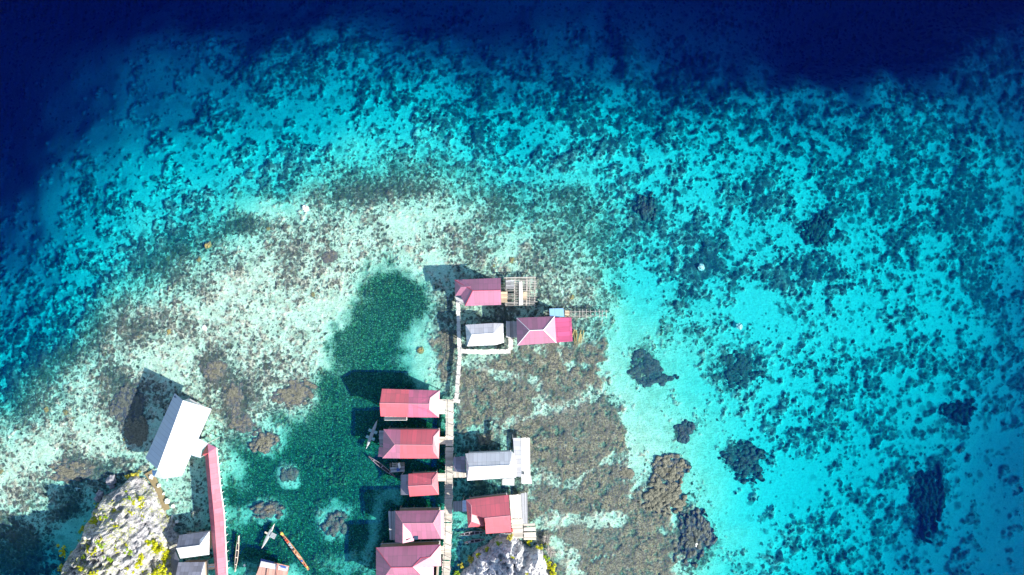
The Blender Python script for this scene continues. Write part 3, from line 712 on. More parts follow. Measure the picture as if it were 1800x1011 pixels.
# covered walkway
st = [(360.3,801.4, 366.3,796, 380.3,787), (365,860, 371.7,860, 387.5,860), (366.6,880,373.7,880,390.4,880), (368,902.7,376,902.7,393.5,902.7), (373.4,955,379.6,955,396.2,955), (378.5,1008,383,1008,398.9,1008), (382,1046,386.4,1046,402.5,1046)]
pts = {}; fc = []
for i, (a, ya, r, yr, e, ye) in enumerate(st):
    pts['W%d' % i] = (a, ya, 3.0); pts['R%d' % i] = (r, yr, 3.8); pts['E%d' % i] = (e, ye, 3.0)
    if i: fc += [('W%d W%d R%d R%d' % (i-1, i, i, i-1), 0), ('R%d R%d E%d E%d' % (i-1, i, i, i-1), 0)]
pts.update(A=(355,799,3.2), B=(365,779.6,3.2), M=(358.8,792,4.0), Cc=(380.3,786.8,3.02))
root = empty('covered_walkway', P(378,900,0)*1, 'long narrow rose roofed walkway on white posts running south from the white hall', 'walkway')
rf = roof_mesh(pts, fc).build('roof', [ROOF_WALK], root)
roof_mesh(dict(A=(354.8,799.4,3.1), B=(365,779.3,3.1), R0=(366.4,796.2,3.86), E0=(380.4,786.7,3.05), W0=(360.2,801.8,3.05)), [('A B R0',1), ('B E0 R0',0), ('A R0 W0',1)]).build('hip_roof', [ROOF_PURPLE, ROOF_RED], root)
mb = MB()
for i in range(len(st)-1): mb.bar(P(st[i][4]+.5, st[i][5], 3.0), P(st[i+1][4]+.5, st[i+1][5], 3.0), .10, 6)
mb.build('gutter_board', CAP_WHITE, rf).location = (0,0,0)
mb = MB()
for i in range(len(st)-1):
    a, b = st[i], st[i+1]
    plank_quad(mb, [P(a[0]+4, a[1], 1.1), P(a[4]-1.5, a[5]+4*(i == 0), 1.1), P(b[4]-1.5, b[5], 1.1), P(b[0]+4, b[1], 1.1)], 12 if i else 24, 0)
mb.build('deck', PLANK, root)
ysE = [792,804,817,831,843,855,867,879.5,891.5,903.5,916,929,942.5,956,971,989,1001,1016]
for y in ysE:
    for i in range(len(st)-1):
        if st[i][5] <= y <= st[i+1][5]:
            t = (y-st[i][5])/(st[i+1][5]-st[i][5]); xe = st[i][4]*(1-t)+st[i+1][4]*t; xw = st[i][0]*(1-t)+st[i+1][0]*t
    p = P(xe-.3, y, 2.95); b = P(xe+2.2, y-1.2, 0)
    mb = MB(); mb.bar((b.x, b.y, seabed_z(b.x, b.y)-.3), (p.x, p.y, 2.95), .085, 6); mb.build('post', CAP_WHITE, root)
    p = P(xw+2.5, y+6, 2.95); mb = MB(); mb.bar((p.x, p.y, seabed_z(p.x, p.y)-.3), p, .085, 6); mb.build('post', CAP_WHITE, root)

# grey shacks in the south west corner
E, G = 3.2, 4.7
h = house('tin_shack', 'grey patched tin shack with a bright white south slope, beside the big rock', GT,
 dict(NW=(315,940.7,E), NE=(368,934,E), A=(351.2,948.8,G-.7), RE=(351,958.7,G), RW=(310,964,G), SE=(367.5,975,E), SW=(317,982,E)),
 [('NW NE A RE RW',0), ('SW SE RE RW',1), ('NE A RE SE',1)], [ROOF_OLDTIN, ROOF_TIN], [(315,941),(368,935),(367.5,974),(317,981)], WALL_D, nst=(3,2), cap=['RW RE SE'], cap_mat=CAP_WHITE)
h = house('tin_shack', 'grey patched tin shack with a dark west lean-to, southernmost beside the covered walkway', GT,
 dict(NW=(313.5,988.6,E), NE=(360,988,E), RE=(353,1012,G-.4), RW=(309,1012,G-.4), SE=(361,1036,E), SW=(313,1036,E)),
 [('NW NE RE RW',0), ('SW SE RE RW',1), ('NE RE SE',1)], [ROOF_OLDTIN, ROOF_TIN], [(314,989),(360,988.5),(361,1035),(313,1035)], WALL_D, nst=(3,2))
side_roof(h, dict(A=(308,968,2.9), B=(315,985,3.0), C=(311,1014,3.0), D=(300,984,2.0), F=(303,1014,2.0)), [('A B C F D',0)], [m_plain('shaded_dark_sheet',(.12,.13,.16),.7,.3,2)], 'lean_to_roof')  # shade of the west slope is put into this dark sheet colour

# rusty shelter at the bottom edge
root = empty('rusty_shelter', P(478,1005,0), 'rust brown sheet shelter with a white front strip, among canoes at the bottom edge', 'shelter')
roof_mesh(dict(A=(459,986.5,2.5), B=(506.5,996,2.5), C=(505,1004.5,2.75), D=(456,996,2.75), F=(499,1040,3.2), G=(441,1034,3.2)), [('A B C D',1), ('D C F G',0)], .05).build('roof', [ROOF_RUST, ROOF_TIN], root)
mb = MB()
for a, b in (((489,993.5,2.66),(484.5,1036,3.3)), ((487,993,2.66),(482,1036,3.3)), ((470,1000,2.88),(466,1034,3.25))): mb.bar(P(*a), P(*b), .07)
mb.build('batten', PLANK_R, root)
stilts(root, [P(461,989,0), P(504,998,0), P(498,1036,0), P(445,1032,0)], 2.4, 3, 2, .07)
mb = MB(); plank_quad(mb, [P(459,984,1.1), P(508,995,1.1), P(500,1040,1.1), P(444,1034,1.1)], 20, 0); mb.build('deck', PLANK_R, root)
mb = MB(); mb.slab([P(458.5,982,1.25), P(482,988,1.25), P(480,993,1.2), P(457,988,1.2)], .05); mb.build('tarp', BLUE_T, None, origin=P(470,987,1.2))
tag(bpy.data.objects['tarp'], 'crumpled blue tarp on the west front edge of the rusty shelter', 'tarp', 'blue tarps on the rusty shelter')
mb = MB(); mb.slab([P(493,993.5,2.72), P(503,996,2.72), P(502,999.5,2.78), P(492.5,997,2.78)], .05); mb.build('tarp', BLUE_T, None, origin=P(498,996,2.6))
tag(bpy.data.objects['tarp.001'], 'small blue tarp on the east corner of the rusty shelter front strip', 'tarp', 'blue tarps on the rusty shelter')

# ------------------------------------------------------------------ boardwalks
def boardwalk(name, label, line, width, z, mat, bw=.22, rail=True, group='plank boardwalks', postgap=2.1, skip=.02, seg_mats=None):
    pw = [P(x, y, z) for x, y in line]; L_ = [0]
    for a, b in zip(pw, pw[1:]): L_.append(L_[-1] + (b-a).length)
    def at(s):
        for i in range(len(pw)-1):
            if s <= L_[i+1] or i == len(pw)-2:
                t = (s-L_[i])/(L_[i+1]-L_[i]); dr = (pw[i+1]-pw[i]).normalized(); return pw[i].lerp(pw[i+1], t), dr
    root = empty(name, (pw[0].x, pw[0].y, 0), label, 'boardwalk', group)
    mb = MB(); s = 0
    while s < L_[-1]:
        p, dr = at(s + bw/2); n = Vector((-dr.y, dr.x, 0)); w = width/2
        if random.random() > skip:
            o1, o2 = random.uniform(-.07,.07), random.uniform(-.07,.07); zz = random.uniform(-.02,.02)
            sh = max(-1, min(1, random.uniform(-.7,.7) + .6*math.sin(s*.33) + .4*math.sin(s*1.1)))
            q = [p+dr*-bw*.46+n*(w+o1), p+dr*-bw*.46-n*(w+o2), p+dr*bw*.46-n*(w+o2), p+dr*bw*.46+n*(w+o1)]
            mb.slab([v+Vector((0,0,zz)) for v in q], .045, 0, sh)
        s += bw
    mb.build('planks', mat, root)
    mb = MB()
    for i in range(len(pw)-1):
        dr = (pw[i+1]-pw[i]).normalized(); n = Vector((-dr.y, dr.x, 0))
        for sd in (-1, 1):
            o = n*sd*width*.36 - Vector((0,0,.12)); mb.bar(pw[i]+o, pw[i+1]+o, .06, 5)
    mb.build('stringer', POLE_D, root)
    s = .3; k = 0; tops = []
    while s < L_[-1]:
        p, dr = at(s); n = Vector((-dr.y, dr.x, 0))
        for sd in (-1, 1):
            e = p + n*sd*(width/2+.05); tall = rail and sd == 1
            mb = MB(); zt = z+.85 if tall else z+random.uniform(.0,.25)
            mb.bar((e.x+random.uniform(-.06,.06), e.y, seabed_z(e.x, e.y)-.3), (e.x, e.y, zt), .055, 6); mb.build('post', POLE if not tall else CAP_WHITE, root)
            if tall: tops.append(Vector((e.x, e.y, zt-.05)))
        s += postgap
    if rail:
        mb = MB()
        for a, b in zip(tops, tops[1:]): mb.bar(a, b, .03, 5)
        mb.build('handrail', POLE, root)
    return root
boardwalk('boardwalk', 'broad main plank boardwalk between the red roofs, running to the bottom edge', [(790.5,702),(789.5,810),(788,900),(787,945),(783.5,1011),(781,1050)], 1.32, 1.2, PLANK)
boardwalk('boardwalk', 'narrow rickety white plank path from the northern porch down to the main boardwalk', [(805,528),(806,575),(808,622),(805,665),(802,705)], .62, 1.1, PLANK_W, bw=.3, rail=True, postgap=1.6, skip=.0)
boardwalk('boardwalk', 'short cream plank walk turning a corner south of the small white tin hut', [(809,617.5),(850,619),(897,617.5),(898,592)], .75, 1.15, PLANK_W, bw=.25, rail=False)
boardwalk('boardwalk', 'tiny plank link joining the main boardwalk top to the narrow path', [(796,703.5),(806,706)], .6, 1.15, PLANK_W, bw=.25, rail=False)
root = empty('footbridge', P(368,997,0), 'little striped footbridge of brown and blue planks by the south grey shack', 'footbridge')
mb = MB(); plank_quad(mb, [P(360,992,1.1), P(377.5,991,1.1), P(377.5,1000.5,1.1), P(360,1002,1.1)], 5, 0)
mb.m = [random.choice((0,0,1,2)) if i % 6 == 0 else None for i in range(len(mb.m))]
for i in range(len(mb.m)):
    if mb.m[i] is None: mb.m[i] = mb.m[i-1]
mb.build('planks', [PLANK_T, WALL_B, PLANK_W], root); stilts(root, [P(361,993,0), P(376,992,0), P(376,1000,0), P(361,1001,0)], 1.05, 2, 2, .05)

# skeleton platform
root = empty('pole_platform', P(915,513,0), 'unfinished platform of bare grey poles and one wide white board beside the northern mauve house', 'platform')
mb = MB()
for i in range(17):
    y = 491 + i*2.9; x0 = 888 + random.uniform(-1,2); x1 = 944 if i > 1 else 940
    if i % 5 == 3: x0 = 905
    mb.bar(P(x0, y+random.uniform(-.4,.4), 1.15), P(x1+random.uniform(-5,2), y-1.5+random.uniform(-.4,.4), 1.15), random.uniform(.04,.07), 5, sh=random.uniform(-1,1))
mb.build('floor_poles', POLE, root)
for x, r in ((889.5,.07),(904.5,.10),(926,.12),(931,.07),(940,.07)):
    mb = MB(); mb.bar(P(x, 486.5+random.uniform(-1,1), 1.0), P(x-.5, 537.5+random.uniform(-1,2), 1.0), r, 6); mb.build('beam', POLE, root)
mb = MB(); mb.bar(P(886,488.5,1.3), P(941,487,1.3), .09, 6); mb.build('beam', POLE, root)
mb = MB(); mb.slab([P(912.3,495.5,1.32), P(918,494.5,1.32), P(919.5,536,1.32), P(912.5,537,1.32)], .05, 0, .6); mb.build('board', PLANK_W, root)
mb = MB(); plank_quad(mb, [P(919.5,513,1.28), P(926,513,1.28), P(926,527,1.28), P(919.5,527,1.28)], 5, 0); mb.build('board', PLANK_T, root)
mb = MB(); plank_quad(mb, [P(889,493,1.28), P(904,492,1.28), P(904,508,1.28), P(889,509,1.28)], 6, 0, gap=.2); mb.build('board', PLANK_G, root)
stilts(root, [P(890,490,0), P(941,488,0), P(941,535,0), P(890,536,0)], 1.2, 4, 3, .06, POLE)

# skeletal jetty
root = empty('pole_jetty', P(1030,550,0), 'thin bare pole jetty without planks reaching east from the blue shed', 'jetty')
for a, b in (((992,548.5),(1068,547)), ((1003,556),(1066,555))):
    mb = MB(); mb.bar(P(*a, .9), P(*b, .9), .045, 5); mb.build('rail_pole', POLE, root)
for i in range(10):
    x = 1004 + i*6.9 + random.uniform(-1,1)
    mb = MB(); mb.bar(P(x, 544.5+random.uniform(-1,1), .95), P(x+random.uniform(-.5,1), 557+random.uniform(-1,3)+(10 if i in (8,) else 0), .95), .04, 5); mb.build('cross_pole', POLE, root)
    for y in (548, 555.5):
        p = P(x, y, 1.2); mb = MB(); mb.bar((p.x, p.y, seabed_z(p.x, p.y)-.3), p, .045, 5); mb.build('post', POLE, root)
mb = MB(); plank_quad(mb, [P(993,546,.98), P(1001,546,.98), P(1001,557,.98), P(993,557,.98)], 4, 0); mb.build('landing', PLANK_T, root)

# junk raft
root = empty('moored_raft', P(698,822,.1), 'shabby grey raft heaped with scraps between two red roofed houses', 'raft', rz=0)
mb = MB(); plank_quad(mb, [P(686,822,.3), P(711,819,.3), P(711,829,.3), P(687,830.5,.3)], 7, 0, jit=.12); mb.build('deck', PLANK_G, root)
mb = MB()
for i in range(9): mb.bar(P(690+i*2.3, 813.5+random.uniform(-1,1), .9), P(690.5+i*2.2, 822, .6), .035, 5)
mb.bar(P(689,815,.8), P(711,813.5,.8), .04); mb.bar(P(689,818.5,.72), P(711,817,.72), .04); mb.build('frame', POLE, root)
mb = MB(); mb.box(P(702.5,817.5,.55), .35, .9, .5, .2, 0); mb.build('bundle', CAP_WHITE, root)
mb = MB(); mb.box(P(700.5,824.5,.32), .5, .5, .45, .4, 0); mb.build('barrel_box', BLUE_T, root)
for x in (686.5, 698, 710):
    mb = MB(); mb.bar(P(x,830,-.05), P(x,814,-.05), .16, 7); mb.build('float_log', POLE_D, root)

# fronds
root = empty('frond_heap', P(1017,592,0), 'heap of dry yellow fronds lying on coral beside the rose extension', 'frond heap')
for i in range(26):
    x = 1009 + random.uniform(0,17); y = random.uniform(579,590)
    a = P(x, y, random.uniform(.05,.5)); b = a + Vector((random.uniform(-.6,.25), -random.uniform(1.0,2.2), random.uniform(-.2,.1)))
    mb = MB(); mb.bar(a, b, .07, 5, .02, sh=random.uniform(-1,1), flat=.5); mb.build('frond', STRAW, root)
# ------------------------------------------------------------------ karst rocks
def rock(name, label, outline, hmax, rad, origin, ridge=None, step=.24, mat=None, amp=1.0, seed=1):
    xs_ = [p[0] for p in outline]; ys_ = [p[1] for p in outline]
    gx = np.arange(min(xs_)-.6, max(xs_)+.6, step); gy = np.arange(min(ys_)-.6, max(ys_)+.6, step)
    GX, GY = np.meshgrid(gx, gy); sh = GX.shape
    a3, a1, a05, a8 = gnoise(sh, 4.5), gnoise(sh, 1.7), gnoise(sh, .75), gnoise(sh, 11)
    sd = poly_sd(outline, GX, GY) + a3*.45 + a1*.30
    prof = 1 - np.exp(-np.maximum(sd, 0)/rad)
    rid = (1 - np.abs(a3)*.8)
    z = hmax*prof*(.80 + .13*a8 + .06*a3) + amp*prof*(.55*(1-np.abs(a1)) + .48*a05 + .5*(.5-np.abs(gnoise(sh, 2.6))) - .9*np.clip(1-np.abs(a3)/.2, 0, 1))
    if ridge is not None: z *= ridge(GX, GY)
    z = np.where(sd > 0, z + .1, -1.8)
    mb = MB(); ids = -np.ones(sh, int)
    keep = np.zeros(sh, bool); keep |= sd > -.45
    for i in range(sh[0]):
        for j in range(sh[1]):
            if keep[i, j]: ids[i, j] = mb.add([(GX[i,j] + a05[i,j]*.05, GY[i,j] + a1[i,j]*.05, z[i,j])])[0]
    for i in range(sh[0]-1):
        for j in range(sh[1]-1):
            q = (ids[i,j], ids[i,j+1], ids[i+1,j+1], ids[i+1,j])
            if min(q) >= 0: mb.face(q, 0, float(np.clip(a3[i,j]*.4, -1, 1)))
    o = mb.build(name, mat or ROCK, None, origin=origin)
    def zat(x, y):
        j = int(np.clip(round((x-gx[0])/step), 0, sh[1]-1)); i = int(np.clip(round((y-gy[0])/step), 0, sh[0]-1)); return max(float(z[i, j]), 0)
    tag(o, label, 'rock', 'karst limestone rocks')
    return o, zat
def O(pts, h): return [tuple(P(x, y, h)[:2]) for x, y in pts]
outL = O([(229,838)],2) + O([(203,862)],4) + O([(164,886)],5) + O([(127,924),(110,962)],6.5) + O([(90,1006),(62,1060),(40,1200)],8) + O([(330,1200),(305,1040)],1) + O([(303,985),(312,959),(305,937),(289,898),(274,871),(256,843)],.6)
rockL, zL = rock('karst_rock', 'large pale limestone outcrop dotted with yellow green scrub, in the south west corner', outL, 13.5, 1.9, P(215,960,0), mat=ROCK_L, ridge=lambda x, y: (.42 + .58*np.clip((P(235,845)[1] - y)/13, 0, 1) + .75*np.clip((P(235,1005)[1] - y)/7, 0, 1))*(.30+.70*np.clip((P(312,900)[0]-x)/10.5,0,1)))
outR = O([(798,1016),(822,992),(852,960),(884,948),(908,948),(936,958),(952,976),(968,1016),(972,1060),(790,1060)], 2.5)
rockR, zR = rock('karst_rock', 'rounded blue grey and white limestone rock ringed with bushes, at the bottom centre', outR, 6.2, 1.5, P(885,1000,0), ridge=lambda x, y: np.clip(1 - np.maximum(P(908,990)[0]-x, 0)/12.5 - np.maximum(x-P(915,990)[0], 0)/9, .14, 1))

def boulder(px_, py_, r, label, mat, z=0.0, flat=.75, group='boulders at the rock foot', name='boulder', lab_cat='boulder'):
    mb = MB(); rg = np.random.default_rng(int(px_*31+py_))
    nl, na = 7, 12; lump = rg.normal(0, .20, (nl+1, na))
    idr = []
    for i in range(nl+1):
        th = math.pi*i/nl; row = []
        for j in range(na):
            ph = 2*math.pi*j/na; k = r*(1+lump[i][j]*(0 < i < nl))
            row.append(mb.add([(k*math.sin(th)*math.cos(ph), k*math.sin(th)*math.sin(ph), k*flat*math.cos(th))])[0])
        idr.append(row)
    for i in range(nl):
        for j in range(na): mb.face((idr[i][j], idr[i+1][j], idr[i+1][(j+1)%na], idr[i][(j+1)%na]))
    o = mb.build(name, mat, None, origin=(0,0,0)); p = P(px_, py_, z); o.location = p
    return tag(o, label, lab_cat, group)
GB = None
for a in [(194.7,844,.85,'round lavender grey boulder standing alone in the shaded water north west of the big rock',ROCK_D,.35),
 (176,868,.62,'dark boulder behind the one nearest the rock edge in the shaded water',ROCK_D,.1),(172,877,.55,'small grey boulder nearest the west edge of the big rock',ROCK_D,.15),
 (197,855,.5,'low dark boulder just below the round lavender boulder',ROCK_D,0),(138,858,.55,'pale drowned boulder beside the brown coral mound in the shade',ROCK_W,-.55),
 (266,838,.42,'small white boulder at the ochre strip beside the white hall corner',ROCK_W,.3),(279,853,.34,'white boulder half way along the ochre strip',ROCK_W,.3),(294,881,.46,'large white boulder low on the ochre strip',ROCK_W,.3),(304,890,.36,'white boulder farthest east in the shallows by the ochre strip',ROCK_W,.2),
 (287,868,.22,'little white stone on the east edge of the ochre strip',ROCK_W,.2),
 (301,913,.3,'pale flat stone in the dark pool above the grey shacks',ROCK_W,-.1),(311,917,.34,'longer pale stone in the dark pool above the grey shacks',ROCK_W,-.1),(303,908,.22,'tiny pale stone at the north of the dark pool',ROCK_W,-.1)]:
    boulder(a[0], a[1], a[2], a[3], a[4], a[5])
for a in [(537,366.5,.62,'single round white coral boulder on the reef edge at upper left',-.15),(360,577,.55,'white coral boulder lying on the pale western reef flat',-.2),
 (1233,470,.6,'white capped coral boulder on a dark clump in the eastern lagoon',-.45),(1300,574,.55,'yellowish white coral boulder on a clump farther east in the lagoon',-.45),(1223,957,.42,'small cream coral boulder on the dark reef by the lagoon inlet',-.1)]:
    boulder(a[0], a[1], a[2], a[3], ROCK_W, a[4], .5, 'pale coral boulders on the reef', 'coral_boulder', 'coral boulder')
for a in [(899,457,.55,'bright yellow coral on the reef just north of the pole platform'),(868,467,.4,'small yellow and white coral left of the bright yellow one north of the mauve roof'),(1005,522,.5,'yellow green coral east of the pole platform'),
 (219,772,.45,'orange coral at the edge of the dark mound west of the white hall'),(298,582,.6,'double yellow coral on the pale flat above the white hall'),(550,518,.5,'lone yellow brown coral in the middle of the pale flat'),
 (82,720,.5,'yellow coral low on the western flat'),(117,725,.5,'orange brown coral right of the yellow one on the western flat'),(125,779,.35,'small orange coral on the far western flat'),
 (365,431,.6,'tall orange coral on the dark northern reef rim'),(350,457,.45,'small yellow coral below the orange one on the northern rim'),(739,616,.6,'ochre coral beside the sea grass edge near the narrow path'),(472,402,.4,'olive coral on the reef edge near the white boulder'),(3,828,.5,'orange coral at the left edge of the picture')]:
    boulder(a[0], a[1], a[2], a[3], CORALY, -.22, .4, 'yellow and orange corals on the flat', 'yellow_coral', 'coral')
# ochre strip
mb = MB(); ln = [(260,830,.7),(267,842,.6),(275,856,.45),(281,870,.5),(287,883,.55),(292,897,.5)]
pp = []
for x, y, w_ in ln: pp.append((P(x, y, .3), w_))
for (a, wa), (b, wb) in zip(pp, pp[1:]):
    n = Vector((-(b-a).y, (b-a).x, 0)).normalized()
    mb.slab([a-n*wa, b-n*wb, b+n*wb, a+n*wa], 1.2)
tag(mb.build('path', EARTH, None), 'ochre earth path along the north east foot of the big rock', 'path', kind='structure')

# ------------------------------------------------------------------ coral heads
def coral_head(px_, py_, rx, ry, h_, label, mat, rot=0.0, lob=.3, top=None):
    dz = sea_depth_at(px_, py_); rg = np.random.default_rng(int(px_*7+py_*3))
    mb = MB(); nr, na = 26, 96; rows = []
    ph0 = rg.uniform(0, 6.28, 6)
    m_ = 0.1*math.sqrt(rx*ry)
    lumps = []
    for _ in range(int(26 + 9*m_*m_)):           # domed colonies crowding the middle, thinning at the fringe
        q = rg.uniform(0, 1)**.62; t = rg.uniform(0, 6.28)
        e = 1 + lob*(.6*math.sin(2*t+ph0[0]) + .6*math.sin(3*t+ph0[1]) + .4*math.sin(5*t+ph0[2]))
        lumps.append((q*e*math.cos(t), q*e*math.sin(t), rg.uniform(.35, .85)/m_*(1 - .35*q), rg.uniform(.55, 1.0)))
    LX, LY, LR, LH = (np.array(v) for v in zip(*lumps))
    for i in range(nr+1):
        row = []
        for j in range(na):
            t = 2*math.pi*j/na; f = i/nr; q = f*1.45
            x, y = q*math.cos(t), q*math.sin(t)
            d2 = ((x-LX)**2 + (y-LY)**2)/LR**2
            z = float(np.max(np.where(d2 < 1, LH*np.sqrt(np.maximum(1-d2, 0)), -.5)))
            if q < .62: z = max(z, .30)
            z += rg.normal(0, .03)
            X_, Y_ = x*rx*.1, y*ry*.1
            row.append(mb.add([(X_, Y_, z*h_ if (z > 0 and i < nr) else -.3 - .02*max(rx, ry))])[0])
        rows.append(row)
    for i in range(nr):
        for j in range(na): mb.face((rows[i][j], rows[i+1][j], rows[i+1][(j+1)%na], rows[i][(j+1)%na]), 0, rg.uniform(-.6,.6))
    o = mb.build('coral_mound', mat, None, origin=(0,0,0)); p = P(px_, py_, -dz)
    o.location = (p.x, p.y, -dz)
    return tag(o, label, 'coral mound', 'separate coral mounds around the village')
CH = [(1175,828,34,30,.55,'round brown coral head standing in the turquoise lagoon, northern one of a touching pair',CORALM,.18),
 (1168,872,42,32,.5,'lumpy brown coral head just south of the round one in the lagoon',CORALM,.25),
 (1310,812,38,30,.7,'dark ragged coral head alone on bright lagoon sand',CORALD,.45),(1203,758,15,17,.4,'smallest dark coral clump on the open lagoon sand',CORALD,.45),
 (1140,652,40,28,.32,'broad dark blue green coral head in the lagoon nearest the pole jetty',CORALD,.45),(1300,650,34,26,.45,'dark scattered coral head east of the lagoon sand',CORALD,.5),
 (1136,364,20,24,.8,'dark oval coral head north east of the village in turquoise water',CORALD,.25),(1628,872,34,60,1.2,'long dark coral mass in deep blue water at lower right',CORALD,.4),
 (240,757,23,24,.28,'dome of brown bushy coral beside the white hall',CORALM,.12),(226,712,34,36,.22,'dark coral patch lying in the shadow of the white hall',CORALD,.3),
 (590,922,20,22,.5,'dark coral mound ringed by pale sand in the sea grass',CORALM,.3),(472,896,27,17,.5,'brown lumpy coral mound north of the white outrigger canoe',CORALM,.22),
 (467,776,24,21,.45,'brown coral mound of several domes at the north end of the sea grass',CORALM,.3),(510,835,13,14,.35,'small broken coral mound with a white ring in the sea grass',CORALM,.35),
 (425,742,20,17,.2,'brown coral mound near the top of the covered walkway',CORALM,.2),(520,692,34,24,.2,'wide brown coral cluster on the pale flat above the sea grass',CORALM,.35),
 (375,652,20,18,.16,'round grey coral patch on the pale flat north east of the white hall',CORALM,.25),(412,698,18,24,.16,'coral patch between the white hall and the wide brown cluster',CORALM,.35),
 (125,828,40,22,.3,'smooth brown coral mound at the edge of the rock shadow',CORALM,.15),(580,452,12,9,.14,'small mauve brown coral disc on the pale upper flat',CORALM,.15),
 (1220,945,36,48,.6,'dark reef lobe bordering the lagoon inlet at the bottom',CORALD,.3),(1100,832,11,10,.2,'rusty coral disc at the rim of the brown reef',CORALM,.15),
 (1205,820,9,9,.3,'tiny clump east of the round lagoon coral head',CORALD,.3),(1685,722,26,24,.9,'dark coral mass in blue water at right',CORALD,.4),(1435,405,24,28,.7,'dark double coral head amid the eastern reef',CORALD,.4)]
for a in CH: coral_head(a[0], a[1], a[2], a[3], a[4], a[5], a[6], 0, a[7])

# ------------------------------------------------------------------ bushes
def bush_meshes(mat, seed, n=260):
    rg = random.Random(seed); mb = MB()
    cl = [(rg.gauss(0,.42), rg.gauss(0,.42), rg.uniform(.25,.75), rg.uniform(.22,.42)) for _ in range(9)]
    for k in range(n):
        cx, cy, cz, cr = rg.choice(cl)
        d = Vector((rg.gauss(0,1), rg.gauss(0,1), rg.gauss(.3,1))).normalized()*cr*rg.uniform(.6,1)
        c = Vector((cx, cy, cz)) + d
        nrm = (d.normalized() + Vector((rg.gauss(0,.5), rg.gauss(0,.5), .9+rg.gauss(0,.35)))).normalized()
        u = nrm.orthogonal().normalized(); u = Matrix.Rotation(rg.uniform(0,6.28), 3, nrm) @ u; v = nrm.cross(u); s = rg.uniform(.07,.15)
        i = mb.add([c-u*s*1.5, c-v*s*.7, c+u*s*1.5, c+v*s*.7]); mb.face(i, 0, rg.uniform(-1,1))
    fo = mb.build('foliage', mat, None, origin=(0,0,0)).data
    mb = MB()
    for cx, cy, cz, cr in cl: mb.bar((0,0,-.3), (cx*.8, cy*.8, cz), .05, 5, .015)
    stm = mb.build('stem', STEM, None, origin=(0,0,0)).data
    for nme in ('foliage', 'stem'):
        for o in [o for o in C.objects if o.name.split('.')[0] == nme and o.parent is None]: bpy.data.objects.remove(o)
    return fo, stm
BM = {'y': [bush_meshes(LEAF_Y, s) for s in (1,2,3)], 'g': [bush_meshes(LEAF_G, s) for s in (4,5,6)], 'o': [bush_meshes(LEAF_O, s) for s in (7,8)]}
def bush(px_, py_, r, kind, label, zf=None, z=None, group='bushes on the rocks', sq=.8):
    p = P(px_, py_, 0); zz = z
    if zz is None:
        zz = 3
        for _ in range(4): p = P(px_, py_, zz); zz = zf(p.x, p.y)
    p = P(px_, py_, zz)
    root = empty('bush', (p.x, p.y, zz - .05*r), label, 'bush', group, random.uniform(0, 6.28))
    fo, stm = random.choice(BM[kind])
    for nme, me in (('foliage', fo), ('stem', stm)):
        o = bpy.data.objects.new(nme, me); C.objects.link(o); o.parent = root
    root.scale = (r, r, r*sq)
    return root
GR, GL = 'bushes around the bottom centre rock', 'scrub bushes on the south west rock'
RB = [(803,1008,.75,'g','green bush at the south west foot of the bottom centre rock'),(811,995,.8,'o','ochre green bush second from the bottom on the west edge of the centre rock'),(829,985,.95,'o','pale ochre bush half way up the west edge of the centre rock'),
 (841,973,.7,'y','slim bright bush above the pale ochre one on the west edge of the centre rock'),(855,966,.65,'y','bright bush near the north west shoulder of the centre rock'),(877,954,.65,'g','dark green bush in the shade below the red house step deck'),
 (895,945,.85,'o','orange yellow bush against the plank deck of the red house'),(929,940,.85,'y','upper bright yellow green bush at the deck corner above the centre rock'),(930,950,.8,'y','lower bright bush of the pair at the deck corner above the centre rock'),
 (949,963,.85,'y','yellow green bush on the north east rim of the centre rock'),(960,980,.8,'g','greener bush on the east rim of the centre rock'),(963,992,.75,'y','small bush below the greener one on the east rim'),
 (972,1000,1.1,'y','largest bright yellow bush at the south east foot of the centre rock'),(971,1012,.9,'y','yellow bush at the bottom edge right of the centre rock'),(901,979,.5,'y','lone little bush in the middle of the centre rock'),(882,985,.35,'g','tiny green tuft near the centre rock middle'),(962,956,.4,'y','tiny tuft among the dead branches by the centre rock'),(925,1009,.4,'y','tuft at the bottom edge on the centre rock')]
for x, y, r, k, l in RB: bush(x, y, r*.82, k, l, zR, None, GR)
named = [(237,834,1.3,'o','spreading yellow tree-like bush at the north tip of the big south west rock'),(228,838,1.0,'o','ochre bush left of the spreading one at the north tip of the south west rock'),
 (113,969,1.1,'y','bright bush hanging on the west cliff of the south west rock'),(118,1000,1.3,'y','dense yellow bush on the west cliff near the bottom edge'),(193,903,1.2,'y','bright green clump high on the west shoulder of the big rock'),
 (247,876,.7,'y','small bright tuft high on the north of the big rock'),(248,888,.8,'y','tuft just below the northern tuft of the big rock'),(165,918,1.0,'y','long yellow clump along the west shoulder of the big rock'),
 (197,925,1.0,'y','yellow clump right of the west shoulder scrub'),(205,1003,1.2,'g','greenest clump near the bottom edge of the big rock'),(240,978,.9,'g','dark green bush left of the large yellow patch'),(262,952,.8,'g','dark green bush above the large yellow patch')]
for x, y, r, k, l in named: bush(x, y, r*.85, k, l, zL, None, GL)
for i in range(13):
    t = i/13*6.28; bush(269+24*math.cos(t)+random.uniform(-4,4), 985+24*math.sin(t)+random.uniform(-4,4), random.uniform(.8,1.15), 'y', 'bush in the ring of yellow scrub round the dead grey bush by the shacks', zL, None, 'ring of yellow scrub')
rgb = random.Random(5); n = 0
